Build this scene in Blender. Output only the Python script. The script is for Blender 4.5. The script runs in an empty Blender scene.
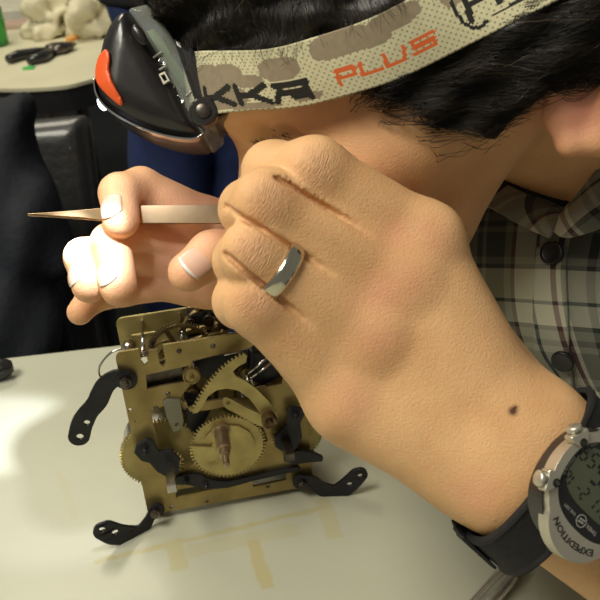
import bpy, bmesh, math, random
import numpy as np
from mathutils import Vector, Matrix, noise as mnoise
from mathutils.geometry import tessellate_polygon
random.seed(7); rng = np.random.default_rng(7)
PI = math.pi
S = bpy.context.scene
C = S.collection

# ---------------------------------------------------------------- camera
FPX, CAM_H, PITCH, ROLL = 860.0, 0.3183, 0.4818, -0.0888
vF = np.array([0, math.cos(PITCH), -math.sin(PITCH)])
_U = np.array([0, math.sin(PITCH), math.cos(PITCH)]); _R = np.array([1.0, 0, 0])
vR = _R*math.cos(ROLL) + _U*math.sin(ROLL)
vU = _U*math.cos(ROLL) - _R*math.sin(ROLL)
CAM = np.array([0, 0, CAM_H])
cd = bpy.data.cameras.new('camera'); cam = bpy.data.objects.new('camera', cd); C.objects.link(cam)
cd.sensor_width = 36; cd.lens = 36*FPX/600; cd.clip_start = .01; cd.clip_end = 60
cam.matrix_world = Matrix(((vR[0], vU[0], -vF[0], CAM[0]), (vR[1], vU[1], -vF[1], CAM[1]), (vR[2], vU[2], -vF[2], CAM[2]), (0, 0, 0, 1)))
cd.dof.use_dof = True; cd.dof.focus_distance = .37; cd.dof.aperture_fstop = 30
S.camera = cam

# ---------------------------------------------------------------- world, lights, exposure
S.view_settings.view_transform = 'Standard'; S.view_settings.look = 'None'
S.view_settings.gamma = 1; S.view_settings.use_curve_mapping = False
S.view_settings.exposure = 0.0
W = bpy.data.worlds.new('world'); S.world = W; W.use_nodes = True
W.node_tree.nodes['Background'].inputs[0].default_value = (1.0, .96, .82, 1)
W.node_tree.nodes['Background'].inputs[1].default_value = .16

def area(name, loc, target, sx, sy, power, color):
    l = bpy.data.lights.new(name, 'AREA'); l.shape = 'RECTANGLE'; l.size = sx; l.size_y = sy; l.energy = power; l.color = color
    o = bpy.data.objects.new(name, l); C.objects.link(o); o.location = loc
    o.rotation_euler = (Vector(target)-Vector(loc)).to_track_quat('-Z', 'Y').to_euler(); return o
area('ceiling_light', (-.80, -.16, 1.72), (0, .3, .1), 1.1, .6, 39, (1, .95, .80))
area('ceiling_light', (-.9, 1.9, 1.9), (-.6, 1.6, 0), 1.2, .6, 26, (1, .93, .74))

def pt(px, py, d):
    return CAM + d*(vF + (px-300)/FPX*vR - (py-300)/FPX*vU)
def on_z(px, py, z=0.0):
    d = pt(px, py, 1)-CAM; t = (z-CAM_H)/d[2]; return CAM+t*d
def nrm(v): v = np.asarray(v, float); return v/np.linalg.norm(v)

# ---------------------------------------------------------------- materials
MATS = {}
def mat(name, col, rough=.5, metal=0, col2=None, scale=30, bump=0, bscale=None, spec=.5, coat=0, sss=0, trans=0, ior=1.45,
        detail=4, lo=.35, hi=.65, sheen=0, emit=None, estr=0, alpha=1, coord='Object'):
    m = bpy.data.materials.new(name); m.use_nodes = True; nt = m.node_tree; b = nt.nodes['Principled BSDF']
    b.inputs['Base Color'].default_value = (*col, 1); b.inputs['Roughness'].default_value = rough
    b.inputs['Metallic'].default_value = metal; b.inputs['Specular IOR Level'].default_value = spec
    b.inputs['Coat Weight'].default_value = coat; b.inputs['Transmission Weight'].default_value = trans
    b.inputs['IOR'].default_value = ior; b.inputs['Sheen Weight'].default_value = sheen
    if sss:
        b.inputs['Subsurface Weight'].default_value = sss; b.inputs['Subsurface Radius'].default_value = (1, .35, .18); b.inputs['Subsurface Scale'].default_value = .004
    if emit: b.inputs['Emission Color'].default_value = (*emit, 1); b.inputs['Emission Strength'].default_value = estr
    tc = nt.nodes.new('ShaderNodeTexCoord')
    n = nt.nodes.new('ShaderNodeTexNoise'); n.inputs['Scale'].default_value = scale; n.inputs['Detail'].default_value = detail
    nt.links.new(tc.outputs[coord], n.inputs['Vector'])
    r = nt.nodes.new('ShaderNodeValToRGB'); r.color_ramp.elements[0].position = lo; r.color_ramp.elements[1].position = hi
    c2 = col2 or tuple(c*.85 for c in col)
    r.color_ramp.elements[0].color = (*c2, 1); r.color_ramp.elements[1].color = (*col, 1)
    nt.links.new(n.outputs['Fac'], r.inputs[0]); nt.links.new(r.outputs[0], b.inputs['Base Color'])
    if bump:
        n2 = nt.nodes.new('ShaderNodeTexNoise'); n2.inputs['Scale'].default_value = bscale or scale*4; n2.inputs['Detail'].default_value = 5
        nt.links.new(tc.outputs[coord], n2.inputs['Vector'])
        bp = nt.nodes.new('ShaderNodeBump'); bp.inputs['Strength'].default_value = 1; bp.inputs['Distance'].default_value = bump
        nt.links.new(n2.outputs['Fac'], bp.inputs['Height']); nt.links.new(bp.outputs[0], b.inputs['Normal'])
    MATS[name] = m; return m

M_brass = mat('brass', (.40, .31, .13), .42, .75, (.27, .20, .08), 60, .00004, 900)
M_brass2 = mat('pale_brass', (.52, .43, .18), .40, .7, (.36, .29, .12), 70, .00003, 900)
M_brassdk = mat('tarnished_brass', (.26, .18, .08), .4, .8, (.10, .07, .04), 90)
M_black = mat('blued_steel', (.012, .012, .015), .38, .3, (.02, .02, .024), 80, .00005, 700)
M_steel = mat('steel', (.55, .55, .55), .25, 1, (.4, .38, .35), 90)
M_steeldk = mat('dark_steel', (.16, .14, .12), .3, .9, (.06, .05, .045), 120)
M_chrome = mat('chrome', (.7, .7, .68), .12, 1, (.6, .6, .58), 50)
M_gold = mat('tweezer_metal', (.62, .44, .24), .30, .9, (.50, .34, .18), 60)
M_plastic = mat('black_plastic', (.012, .011, .012), .28, 0, (.02, .018, .018), 60, .00003, 800, coat=.3)
M_blackmatte = mat('black_matte', (.010, .010, .011), .7, 0, (.018, .018, .018), 60, .0002, 900)
M_orange = mat('orange_plastic', (.85, .13, .03), .35, 0, (.75, .10, .02), 80)
M_clear = mat('clear_plastic', (.75, .78, .70), .10, 0, (.6, .64, .58), 40); M_clear.node_tree.nodes['Principled BSDF'].inputs['Alpha'].default_value = .22
M_green = mat('green_board', (.05, .22, .08), .4)
M_silver = mat('watch_silver', (.62, .58, .48), .34, .75, (.55, .52, .43), 90)
M_lcd = mat('lcd', (.085, .09, .06), .25, 0, (.08, .085, .055), 40, coat=.4)
M_ink = mat('dark_print', (.012, .013, .012), .5)
M_grey = mat('pale_print', (.35, .35, .32), .5)

# ---------------------------------------------------------------- object helpers
def tag(o, label=None, cat=None, group=None, kind=None):
    if label: o['label'] = label
    if cat: o['category'] = cat
    if group: o['group'] = group
    if kind: o['kind'] = kind
    return o
def empty(name, loc=(0, 0, 0), rot=None):
    o = bpy.data.objects.new(name, None); C.objects.link(o); o.empty_display_size = .01
    if rot is not None:
        m = rot.to_4x4(); m.translation = Vector(loc); o.matrix_world = m
    else: o.location = loc; o['world_kids'] = 1
    return o
def mesh(name, V, Fc, m=None, parent=None, smooth=True, mats=None, midx=None):
    me = bpy.data.meshes.new(name)
    V = np.asarray(V, dtype=np.float32).reshape(-1, 3)
    if isinstance(Fc, np.ndarray) and Fc.ndim == 2:
        k = Fc.shape[1]; n = len(Fc)
        me.vertices.add(len(V)); me.vertices.foreach_set('co', V.ravel())
        me.loops.add(n*k); me.loops.foreach_set('vertex_index', Fc.astype(np.int32).ravel())
        me.polygons.add(n); me.polygons.foreach_set('loop_start', np.arange(0, n*k, k, dtype=np.int32))
        me.update(calc_edges=True)
    else:
        me.from_pydata([tuple(v) for v in V.tolist()], [], [tuple(f) for f in Fc]); me.update()
    for q in (mats or ([m] if m else [])): me.materials.append(q)
    if midx is not None: me.polygons.foreach_set('material_index', np.asarray(midx, dtype=np.int32))
    if smooth: me.polygons.foreach_set('use_smooth', [True]*len(me.polygons))
    o = bpy.data.objects.new(name, me); C.objects.link(o)
    if parent is not None:
        o.parent = parent
        if parent.type == 'EMPTY' and parent.get('world_kids'): o.matrix_parent_inverse = Matrix.Translation(-parent.location)
    return o
class G:      # geometry collector -> one mesh
    def __init__(s): s.V = []; s.F = []
    def add(s, V, Fc):
        b = len(s.V); s.V += [tuple(map(float, v)) for v in V]; s.F += [tuple(int(i)+b for i in f) for f in Fc]; return s
    def box(s, c, h, ax=None):
        ax = np.eye(3) if ax is None else np.array(ax); c = np.array(c)
        V = [c+ax[0]*h[0]*a+ax[1]*h[1]*b_+ax[2]*h[2]*d for a in (-1, 1) for b_ in (-1, 1) for d in (-1, 1)]
        return s.add(V, [(0, 1, 3, 2), (4, 6, 7, 5), (0, 4, 5, 1), (2, 3, 7, 6), (0, 2, 6, 4), (1, 5, 7, 3)])
    def tube(s, pts, r, n=12, cap=True, flat=1.0, up=None):
        pts = [np.array(p, float) for p in pts]; N = len(pts)
        rs = r if hasattr(r, '__len__') else [r]*N
        V = []; prev = None
        for i, p in enumerate(pts):
            t = nrm(pts[min(i+1, N-1)]-pts[max(i-1, 0)])
            if prev is None:
                a = np.array(up if up is not None else ((0, 0, 1) if abs(t[2]) < .9 else (1, 0, 0)), float)
            else: a = prev
            a = nrm(a-t*(a@t)); b = np.cross(t, a); prev = a
            for k in range(n):
                th = 2*PI*k/n; V.append(p+rs[i]*(a*math.cos(th)*flat+b*math.sin(th)))
        Fc = [(i*n+k, i*n+(k+1) % n, (i+1)*n+(k+1) % n, (i+1)*n+k) for i in range(N-1) for k in range(n)]
        if cap: Fc += [tuple(range(n-1, -1, -1)), tuple((N-1)*n+k for k in range(n))]
        return s.add(V, Fc)
    def lathe(s, c, axis, prof, n=40):      # prof: list of (offset along axis, radius)
        axis = nrm(axis); a = np.array((0, 0, 1.) if abs(axis[2]) < .9 else (1., 0, 0)); a = nrm(a-axis*(a@axis)); b = np.cross(axis, a); c = np.array(c)
        V = [c+axis*z+r*(a*math.cos(2*PI*k/n)+b*math.sin(2*PI*k/n)) for z, r in prof for k in range(n)]
        m = len(prof)
        Fc = [(i*n+k, i*n+(k+1) % n, (i+1)*n+(k+1) % n, (i+1)*n+k) for i in range(m-1) for k in range(n)]
        Fc += [tuple(range(n-1, -1, -1)), tuple((m-1)*n+k for k in range(n))]
        return s.add(V, Fc)
    def prism(s, outer, holes, y0, y1, fr=None):    # 2D shapes in (x,z), thickness along y ; fr: (origin, ex, ey(thickness), ez)
        loops = [list(outer)]+[list(h) for h in holes]
        flat = [p for l in loops for p in l]
        tris = tessellate_polygon([[Vector((p[0], p[1], 0)) for p in l] for l in loops])
        n = len(flat)
        def w(p, y):
            if fr is None: return (p[0], y, p[1])
            o, ex, ey, ez = fr; return o+ex*p[0]+ey*y+ez*p[1]
        V = [w(p, y0) for p in flat]+[w(p, y1) for p in flat]
        Fc = []
        for t in tris:
            a, b, c = [flat[i] for i in t]
            cr = (b[0]-a[0])*(c[1]-a[1])-(b[1]-a[1])*(c[0]-a[0])
            t2 = t if cr > 0 else (t[0], t[2], t[1])
            Fc.append(tuple(t2)); Fc.append(tuple(i+n for i in reversed(t2)))
        k = 0
        for li, l in enumerate(loops):
            m = len(l); ar = sum(l[i][0]*l[(i+1) % m][1]-l[(i+1) % m][0]*l[i][1] for i in range(m))
            ccw = ar > 0
            if li: ccw = not ccw
            for i in range(m):
                a, b = k+i, k+(i+1) % m
                Fc.append((a, a+n, b+n, b) if ccw else (b, b+n, a+n, a))
            k += m
        return s.add(V, Fc)
    def obj(s, name, m, parent=None, smooth=False, bevel=0, auto=None, seg=2):
        o = mesh(name, s.V, s.F, m, parent, smooth)
        if auto is not None:
            o.data.polygons.foreach_set('use_smooth', [True]*len(o.data.polygons))
            bm = bmesh.new(); bm.from_mesh(o.data)
            for e in bm.edges:
                if len(e.link_faces) == 2 and e.calc_face_angle(9) > auto: e.smooth = False
            bm.to_mesh(o.data); bm.free()
        if bevel:
            b = o.modifiers.new('bevel', 'BEVEL'); b.width = bevel; b.segments = seg; b.limit_method = 'ANGLE'; b.angle_limit = .7
        return o
def circ(x, y, r, n=24, a0=0): return [(x+r*math.cos(a0+2*PI*i/n), y+r*math.sin(a0+2*PI*i/n)) for i in range(n)]
def spline(pts, sub=6, closed=True):
    P = [np.array(p, float) for p in pts]; n = len(P); out = []
    for i in range(n if closed else n-1):
        if closed: a, b, c, d = P[i-1], P[i], P[(i+1) % n], P[(i+2) % n]
        else: a, b, c, d = P[max(i-1, 0)], P[i], P[i+1], P[min(i+2, n-1)]
        for k in range(sub):
            t = k/sub
            out.append(.5*((2*b)+(c-a)*t+(2*a-5*b+4*c-d)*t*t+(3*b-a-3*c+d)*t**3))
    if not closed: out.append(P[-1])
    return out
def gear_outline(cx, cz, r, teeth, depth, duty=.5, a0=0, skew=0, span=1.0):
    out = []
    for i in range(int(teeth*span)):
        for f_, rr in ((0, r-depth), (duty*.35+skew, r), (duty*.65+skew, r), (duty, r-depth)):
            a = a0+2*PI*(i+f_)/teeth; out.append((cx+rr*math.cos(a), cz+rr*math.sin(a)))
    return out
def spoke_holes(cx, cz, ri, ro, n, w, a0=0):
    hs = []
    for i in range(n):
        a, b = a0+2*PI*i/n, a0+2*PI*(i+1)/n
        wo, wi = w/ro/2, w/ri/2
        o = [(cx+ro*math.cos(t), cz+ro*math.sin(t)) for t in np.linspace(a+wo, b-wo, 8)]
        q = [(cx+ri*math.cos(t), cz+ri*math.sin(t)) for t in np.linspace(b-wi, a+wi, 4)]
        hs.append(o+q)
    return hs

# ---------------------------------------------------------------- signed-distance modelling
class RC:
    def __init__(s, a, b, ra, rb): s.a = np.array(a, float); s.ab = np.array(b, float)-s.a; s.l = max(s.ab@s.ab, 1e-12); s.ra = ra; s.dr = rb-ra
    def ev(s, p):
        q = p-s.a; t = np.clip(q@s.ab/s.l, 0, 1); q = q-t[:, None]*s.ab
        return np.sqrt((q*q).sum(1))-(s.ra+t*s.dr)
    def prune(s, c, R): return s
class EL:
    def __init__(s, c, r, ax=None): s.c = np.array(c, float); s.r = np.array(r, float); s.ax = np.eye(3) if ax is None else np.array(ax)
    def ev(s, p):
        q = (p-s.c)@s.ax.T; a = q/s.r; b = a/s.r
        k0 = np.sqrt((a*a).sum(1))+1e-9; k1 = np.sqrt((b*b).sum(1))+1e-9
        return k0*(k0-1)/k1
    def prune(s, c, R): return s
class PX:     # rounded extruded polygon; frame o, ex, ez in plane, ey thickness half h, rounding r
    def __init__(s, poly, o, ex, ez, ey, h, r): s.q = np.array(poly, float); s.o = np.array(o); s.M = np.array([ex, ez, ey]); s.h = h; s.r = r
    def ev(s, p):
        l = (p-s.o)@s.M.T; x, z, y = l[:, 0], l[:, 1], l[:, 2]
        d = np.full(len(p), 1e9); sg = np.ones(len(p)); q = s.q
        for i in range(len(q)):
            a, b = q[i], q[i-1]; ex, ez = b[0]-a[0], b[1]-a[1]; wx, wz = x-a[0], z-a[1]
            t = np.clip((wx*ex+wz*ez)/(ex*ex+ez*ez), 0, 1)
            d = np.minimum(d, (wx-ex*t)**2+(wz-ez*t)**2)
            c1, c2, c3 = z >= a[1], z < b[1], ex*wz > ez*wx
            fl = (c1 & c2 & c3) | (~c1 & ~c2 & ~c3); sg = np.where(fl, -sg, sg)
        d = sg*np.sqrt(d)+s.r; e = np.abs(y)-s.h+s.r
        return np.minimum(np.maximum(d, e), 0)+np.sqrt(np.maximum(d, 0)**2+np.maximum(e, 0)**2)-s.r
    def prune(s, c, R): return s
class UN:
    def __init__(s, ch, k=0.0): s.ch = ch; s.k = k
    def ev(s, p):
        d = s.ch[0].ev(p)
        for n in s.ch[1:]:
            e = n.ev(p)
            if s.k > 0: h = np.maximum(s.k-np.abs(d-e), 0)/s.k; d = np.minimum(d, e)-h*h*s.k*.25
            else: d = np.minimum(d, e)
        return d
    def prune(s, c, R):
        if len(s.ch) == 1: return s.ch[0].prune(c, R)
        ds = np.array([n.ev(c)[0] for n in s.ch]); m = ds.min()
        keep = [n.prune(c, R) for n, d in zip(s.ch, ds) if d <= m+2.4*R+1.5*s.k]
        return keep[0] if len(keep) == 1 else UN(keep, s.k)
class SB:
    def __init__(s, a, b, k=.001): s.a = a; s.b = b; s.k = k
    def ev(s, p):
        d = s.a.ev(p); e = -s.b.ev(p); h = np.maximum(s.k-np.abs(d-e), 0)/s.k
        return np.maximum(d, e)+h*h*s.k*.25
    def prune(s, c, R):
        a = s.a.prune(c, R)
        return a if s.b.ev(c)[0] > 2.5*R+2*s.k+.004 else SB(a, s.b, s.k)
class FN:     # offset / displacement wrapper
    def __init__(s, a, f, amp): s.a = a; s.f = f; s.amp = amp
    def ev(s, p): return s.a.ev(p)+s.f(p)
    def prune(s, c, R): return FN(s.a.prune(c, R+s.amp), s.f, s.amp)
class IX:
    def __init__(s, a, f): s.a = a; s.f = f
    def ev(s, p): return np.maximum(s.a.ev(p), s.f(p))
    def prune(s, c, R): return s

def polygonise(node, lo, hi, h, B=8):
    lo = np.array(lo, float); n = np.ceil((np.array(hi)-lo)/h).astype(int)
    levels = [B*8, B*2, B]
    blocks = []
    def rec(ijk, lv, nd):
        size = levels[lv]; c = (lo+(np.array(ijk)+size/2)*h)[None]; R = size*h*.5*1.7321+h
        d = nd.ev(c)[0]
        if abs(d) > R*1.15: return
        nd = nd.prune(c, R)
        if lv == len(levels)-1: blocks.append((ijk, nd)); return
        k = size//levels[lv+1]
        for i in range(k):
            for j in range(k):
                for l in range(k):
                    q = (ijk[0]+i*levels[lv+1], ijk[1]+j*levels[lv+1], ijk[2]+l*levels[lv+1])
                    if q[0] < n[0] and q[1] < n[1] and q[2] < n[2]: rec(q, lv+1, nd)
    for i in range(0, n[0], levels[0]):
        for j in range(0, n[1], levels[0]):
            for l in range(0, n[2], levels[0]): rec((i, j, l), 0, node)
    g = np.stack(np.meshgrid(*[np.arange(B+1)]*3, indexing='ij'), -1).reshape(-1, 3)
    NN = np.array([1, 1 << 20, 1 << 40], dtype=np.int64)
    cid, cv, quads = [], [], []
    for ijk, nd in blocks:
        ijk = np.array(ijk); P = lo+(g+ijk)*h
        D = nd.ev(P).reshape(B+1, B+1, B+1)
        if D.min() > 0 or D.max() < 0: continue
        s = D < 0; acc = np.zeros((B, B, B, 3)); cnt = np.zeros((B, B, B))
        for ax in range(3):
            sl0 = [slice(None)]*3; sl1 = [slice(None)]*3; sl0[ax] = slice(0, B); sl1[ax] = slice(1, B+1)
            d0, d1 = D[tuple(sl0)], D[tuple(sl1)]; cr = s[tuple(sl0)] != s[tuple(sl1)]
            t = np.where(cr, d0/np.where(cr, d0-d1, 1), 0)
            o1, o2 = [a for a in range(3) if a != ax]
            for a in (0, 1):
                for b in (0, 1):
                    q = [slice(None)]*3; q[o1] = slice(a, a+B); q[o2] = slice(b, b+B); q = tuple(q)
                    c_ = cr[q]; cnt += c_
                    acc[..., ax] += np.where(c_, t[q], 0); acc[..., o1] += np.where(c_, a, 0); acc[..., o2] += np.where(c_, b, 0)
            # quads: edges whose start is in [0,B)^3
            q = [slice(0, B)]*3; c_ = cr[tuple(q)]; idx = np.argwhere(c_)
            if len(idx):
                gi = (idx+ijk+1).astype(np.int64)
                e1 = np.zeros(3, np.int64); e1[o1] = 1; e2 = np.zeros(3, np.int64); e2[o2] = 1
                q4 = np.stack([(gi-e1-e2)@NN, (gi-e2)@NN, gi@NN, (gi-e1)@NN], 1)
                ins = s[tuple(q)][c_]; flip = ins if ax != 1 else ~ins
                q4[~flip] = q4[~flip][:, ::-1]; quads.append(q4)
        act = np.argwhere(cnt > 0)
        if len(act):
            v = acc[cnt > 0]/cnt[cnt > 0][:, None]
            cid.append((act+ijk+1).astype(np.int64)@NN); cv.append(lo+(act+ijk+v)*h)
    cid = np.concatenate(cid); cv = np.concatenate(cv); quads = np.concatenate(quads)
    o = np.argsort(cid); cid = cid[o]; cv = cv[o]
    pos = np.clip(np.searchsorted(cid, quads), 0, len(cid)-1); ok = (cid[pos] == quads).all(1)
    return cv, pos[ok]
def sdf_obj(name, node, lo, hi, h, m, parent=None, B=8):
    V, Q = polygonise(node, lo, hi, h, B)
    return mesh(name, V, Q, m, parent)
def bounds_of(pts, pad): pts = np.array(pts); return pts.min(0)-pad, pts.max(0)+pad

# ================================================================ STRUCTURE
def noisef(p, sc, seed=0): return mnoise.noise(Vector((p[0]*sc+seed, p[1]*sc, p[2]*sc)))
M_floor = mat('floor_carpet', (.030, .034, .045), .9, 0, (.018, .020, .028), 60, .002, 300)
g = G(); g.box((0, 2.2, -.745), (3.4, 3.4, .01)); tag(g.obj('floor', M_floor), kind='structure')
M_wall = mat('wall_paint', (.50, .48, .36), .8, 0, (.47, .45, .33), 5)
g = G(); g.box((0, 5.6, .4), (3.4, .03, 1.2)); tag(g.obj('wall_back', M_wall), kind='structure')

# ---- near table with a white top
def table_mat():
    m = mat('table_top', (.43, .43, .33), .33, 0, (.39, .39, .30), 9, .00006, 350, spec=.5, detail=6)
    nt = m.node_tree; b = nt.nodes['Principled BSDF']; src = b.inputs['Base Color'].links[0].from_socket
    geo = nt.nodes.new('ShaderNodeTexCoord'); sep = nt.nodes.new('ShaderNodeSeparateXYZ'); nt.links.new(geo.outputs['Object'], sep.inputs[0])
    wn = nt.nodes.new('ShaderNodeTexNoise'); wn.inputs['Scale'].default_value = 130; nt.links.new(geo.outputs['Object'], wn.inputs['Vector'])
    def M(op, a, b_=None):
        n = nt.nodes.new('ShaderNodeMath'); n.operation = op
        for i, v in enumerate((a, b_)):
            if v is None: continue
            if isinstance(v, (int, float)): n.inputs[i].default_value = v
            else: nt.links.new(v, n.inputs[i])
        return n.outputs[0]
    wob = M('MULTIPLY', M('SUBTRACT', wn.outputs['Fac'], .5), .004)
    total = None
    # adhesive residue streaks: (start px, end px, half width m)
    for (a, b2, hw, st) in (((322, 498), (335, 538), .0042, .5), ((252, 540), (268, 588), .0035, .8), ((172, 540), (181, 570), .0045, .6),
                        ((95, 562), (330, 506), .0018, .7), ((186, 552), (300, 528), .0050, .35), ((420, 470), (470, 530), .003, .3), ((60, 470), (75, 520), .002, .2)):
        A, B_ = on_z(*a), on_z(*b2); d = B_-A; L = math.hypot(d[0], d[1]); ux, uy = d[0]/L, d[1]/L
        x = M('SUBTRACT', sep.outputs[0], float(A[0])); y = M('SUBTRACT', sep.outputs[1], float(A[1]))
        al = M('ADD', M('ADD', M('MULTIPLY', x, ux), M('MULTIPLY', y, uy)), wob); ac = M('ADD', M('SUBTRACT', M('MULTIPLY', x, -uy), M('MULTIPLY', y, -ux)), wob)
        mr = lambda v, lo_, hi_: M('MULTIPLY', 1.0, M('MINIMUM', 1.0, M('MAXIMUM', 0.0, M('DIVIDE', M('SUBTRACT', v, lo_), hi_-lo_))))
        k = M('MULTIPLY', M('MULTIPLY', mr(al, -.001, .001), mr(al, L+.001, L-.001)), M('MULTIPLY', mr(M('ABSOLUTE', ac), hw+.0008, hw-.0008), st*.72))
        total = k if total is None else M('MAXIMUM', total, k)
    mx = nt.nodes.new('ShaderNodeMix'); mx.data_type = 'RGBA'; nt.links.new(total, mx.inputs[0]); nt.links.new(src, mx.inputs[6]); mx.inputs[7].default_value = (.38, .32, .12, 1)
    nt.links.new(mx.outputs[2], b.inputs['Base Color'])
    return m
T1, T2 = on_z(0, 358), on_z(115, 345)
edir = nrm(T2-T1); xr = .155
far_r = T1+edir*((xr-T1[0])/edir[0]); far_l = T1+edir*((-.95-T1[0])/edir[0])
near = -.62
work = empty('table', (-.3, 0, -.745)); tag(work, 'white topped work table under the brass clock movement', 'table')
g = G(); g.prism([(far_l[0], near), (xr, near), (xr, far_r[1]), (far_l[0], far_l[1])], [], 0, 0)
g = G(); fr = (np.zeros(3), np.array([1., 0, 0]), np.array([0, 0, 1.]), np.array([0, 1., 0]))
g.prism([(far_l[0], near), (xr, near), (xr, far_r[1]), (far_l[0], far_l[1])], [], -.024, 0, fr)
g.obj('table_top', table_mat(), work, bevel=.002)
for lx, ly in ((-.85, -.5), (.08, -.5), (-.85, .48), (.08, .48)):
    g = G(); g.tube([(lx, ly, -.735), (lx, ly, -.022)], .02, 14); g.obj('leg', M_steeldk, work, True)

# ================================================================ PERSON AT THE TABLE
def on_surface(node, px, py, d0=.3, d1=.6, off=0):
    p0 = pt(px, py, d0); dr = nrm(p0-CAM); t = 0.0
    for _ in range(160):
        e = node.ev((p0+dr*t)[None])[0]-off
        if e < .00005: break
        t += max(e*.7, .00004)
        if t > .45 or not np.isfinite(e): return pt(px, py, .43)
    return p0+dr*t
mm = .001
# --- head frame (forward, up, left = toward the camera)
HS = 1.07
al, be = math.radians(29), math.radians(14)
hf = nrm(-math.cos(al)*vR - math.sin(al)*vU)
u_img = nrm(-math.sin(al)*vR + math.cos(al)*vU)
hu = nrm(math.cos(be)*u_img - math.sin(be)*vF)
hl = nrm(np.cross(hu, hf))
if hl@vF > 0: hl = -hl
HO = pt(485, 74, .373)
def Hd(f, u, l): return HO + HS*mm*(f*hf+u*hu+l*hl)
HAX = np.array([hf, hu, hl])
def hE(c, r, tilt=0): 
    ax = HAX
    if tilt:
        t = math.radians(tilt); ax = np.array([hf*math.cos(t)+hu*math.sin(t), hu*math.cos(t)-hf*math.sin(t), hl])
    return EL(Hd(*c), np.array(r)*mm*HS, ax)
def hR(a, b, ra, rb): return RC(Hd(*a), Hd(*b), ra*mm*HS, rb*mm*HS)
def hloc(p):
    q = (np.asarray(p)-HO)/(mm*HS); return np.stack([q@hf, q@hu, q@hl], -1)
cran = UN([hE((-8, 52, 0), (96, 80, 75)), hE((38, 40, 0), (60, 55, 66))], .02)
faceb = UN([hE((54, 0, 0), (42, 46, 53)), hR((14, -10, 50), (74, -58, 14), 11, 13), hR((14, -10, -50), (74, -58, -14), 11, 13), hE((80, -62, 0), (14, 12, 18)),
            hE((66, -2, 44), (22, 13, 14)), hE((66, -2, -44), (22, 13, 14)), hE((36, 0, 46), (38, 20, 20)), hE((36, 0, -46), (38, 20, 20)),
            hR((92, 38, 22), (92, 38, -22), 11, 11), hE((60, -38, 0), (28, 18, 36))], .016)
nose = UN([hR((94, 20, 0), (114, -14, 0), 7, 9), hE((108, -20, 9), (9, 7, 6)), hE((108, -20, -9), (9, 7, 6))], .007)
lips = UN([hR((95, -43, 14), (95, -43, -14), 4.5, 4.5), hR((93, -51, 12), (93, -51, -12), 5, 5)], .003)
head = UN([UN([cran, faceb], .018), nose], .008)
head = UN([head, lips], .006)
sock = UN([hE((97, 14, 31), (16, 11, 15)), hE((97, 14, -31), (16, 11, 15))], 0)
head = SB(head, sock, .012)
head = UN([head, hE((80, 15, 31), (13, 12, 13)), hE((80, 15, -31), (13, 12, 13))], .002)
def ear(sgn):
    dx, dy = 6, 10
    pts = [(2, -30), (-6, -33), (-14, -22), (-22, -4), (-27, 14), (-24, 28), (-13, 34), (-2, 28), (3, 14), (0, 6)]
    ch = []
    pts = [(a+dx, (b if b < 0 else b*.62)+dy-4) for a, b in pts]
    for i in range(len(pts)-1):
        o = [6+max(0, -p[0]+dx)*.45 for p in (pts[i], pts[i+1])]
        ch.append(hR((*pts[i], sgn*(70+o[0])), (*pts[i+1], sgn*(70+o[1])), 5 if i < 2 else 3.6, 4.5 if i < 2 else 3.6))
    ch.append(hE((-9+dx, -5+dy, sgn*76), (13, 19, 4.5)))
    ch.append(hR((2+dx, 4+dy, sgn*75), (dx, -10+dy, sgn*76), 4, 4)); ch.append(hE((-4+dx, -25+dy, sgn*75), (11, 10, 6)))
    ch.append(hR((-17+dx, 3+dy, sgn*80), (-14+dx, -12+dy, sgn*79), 3.2, 3.2))
    return SB(UN(ch, .004), hE((-6+dx, -1+dy, sgn*83), (7, 9, 7)), .004)
head = UN([head, ear(1), ear(-1)], .004)
# --- torso, neck
NB = np.array([.225, .41, .125])
SHL, SHR = np.array([.33, .235, .14]), np.array([.285, .555, .13])
neck = RC(Hd(-32, -12, 0), NB, .054, .060)
tors = UN([RC((.245, .33, .075), (.43, .33, -.32), .088, .10), RC((.245, .48, .075), (.43, .48, -.32), .088, .10), RC((.27, .41, .09), (.45, .41, -.36), .10, .12),
           RC(SHL, NB, .05, .055), RC(SHR, NB, .05, .055), RC((.45, .41, -.36), (.47, .41, -.42), .13, .13)], .05)
# left arm and hand
wr = pt(522, 458, .306)
AX = nrm(.79*vR - .54*vU + .28*vF)
ELB = wr + .255*AX
ulna = RC(pt(503, 486, .307), ELB+np.array([0, -.01, -.01]), .0150, .030)
rad = RC(pt(541, 430, .307), ELB, .0150, .034)
mid = RC(pt(522, 458, .311), ELB, .0165, .034)
armL = UN([UN([ulna, rad, mid], .012), RC(ELB, SHL, .040, .052)], .03)
def chain(js, rs): return [RC(js[i], js[i+1], rs[i], rs[i+1]) for i in range(len(js)-1)]
LF = {  # joints: MCP PIP DIP TIP
 'index': ([pt(425, 240, .304), pt(315, 170, .292), pt(272, 171, .306), pt(264, 186, .326)], [.0124, .0104, .0096, .0082]),
 'middle': ([pt(405, 281, .300), pt(268, 203, .287), pt(249, 209, .305), pt(250, 225, .324)], [.0126, .0108, .0096, .0080]),
 'ring': ([pt(374, 336, .300), pt(254, 254, .285), pt(243, 261, .302), pt(246, 276, .321)], [.0122, .0103, .0094, .0078]),
 'pinky': ([pt(347, 396, .304), pt(256, 303, .288), pt(241, 301, .302), pt(250, 314, .319)], [.0118, .0100, .0088, .0072])}
fing = UN([UN(chain(*LF[k]), .006) for k in LF]+[RC(pt(266, 318, .300), pt(352, 408, .312), .0085, .0125)], .0016)
carp = {'index': pt(505, 418, .309), 'middle': pt(512, 436, .307), 'ring': pt(502, 455, .307), 'pinky': pt(476, 468, .309)}
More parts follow.
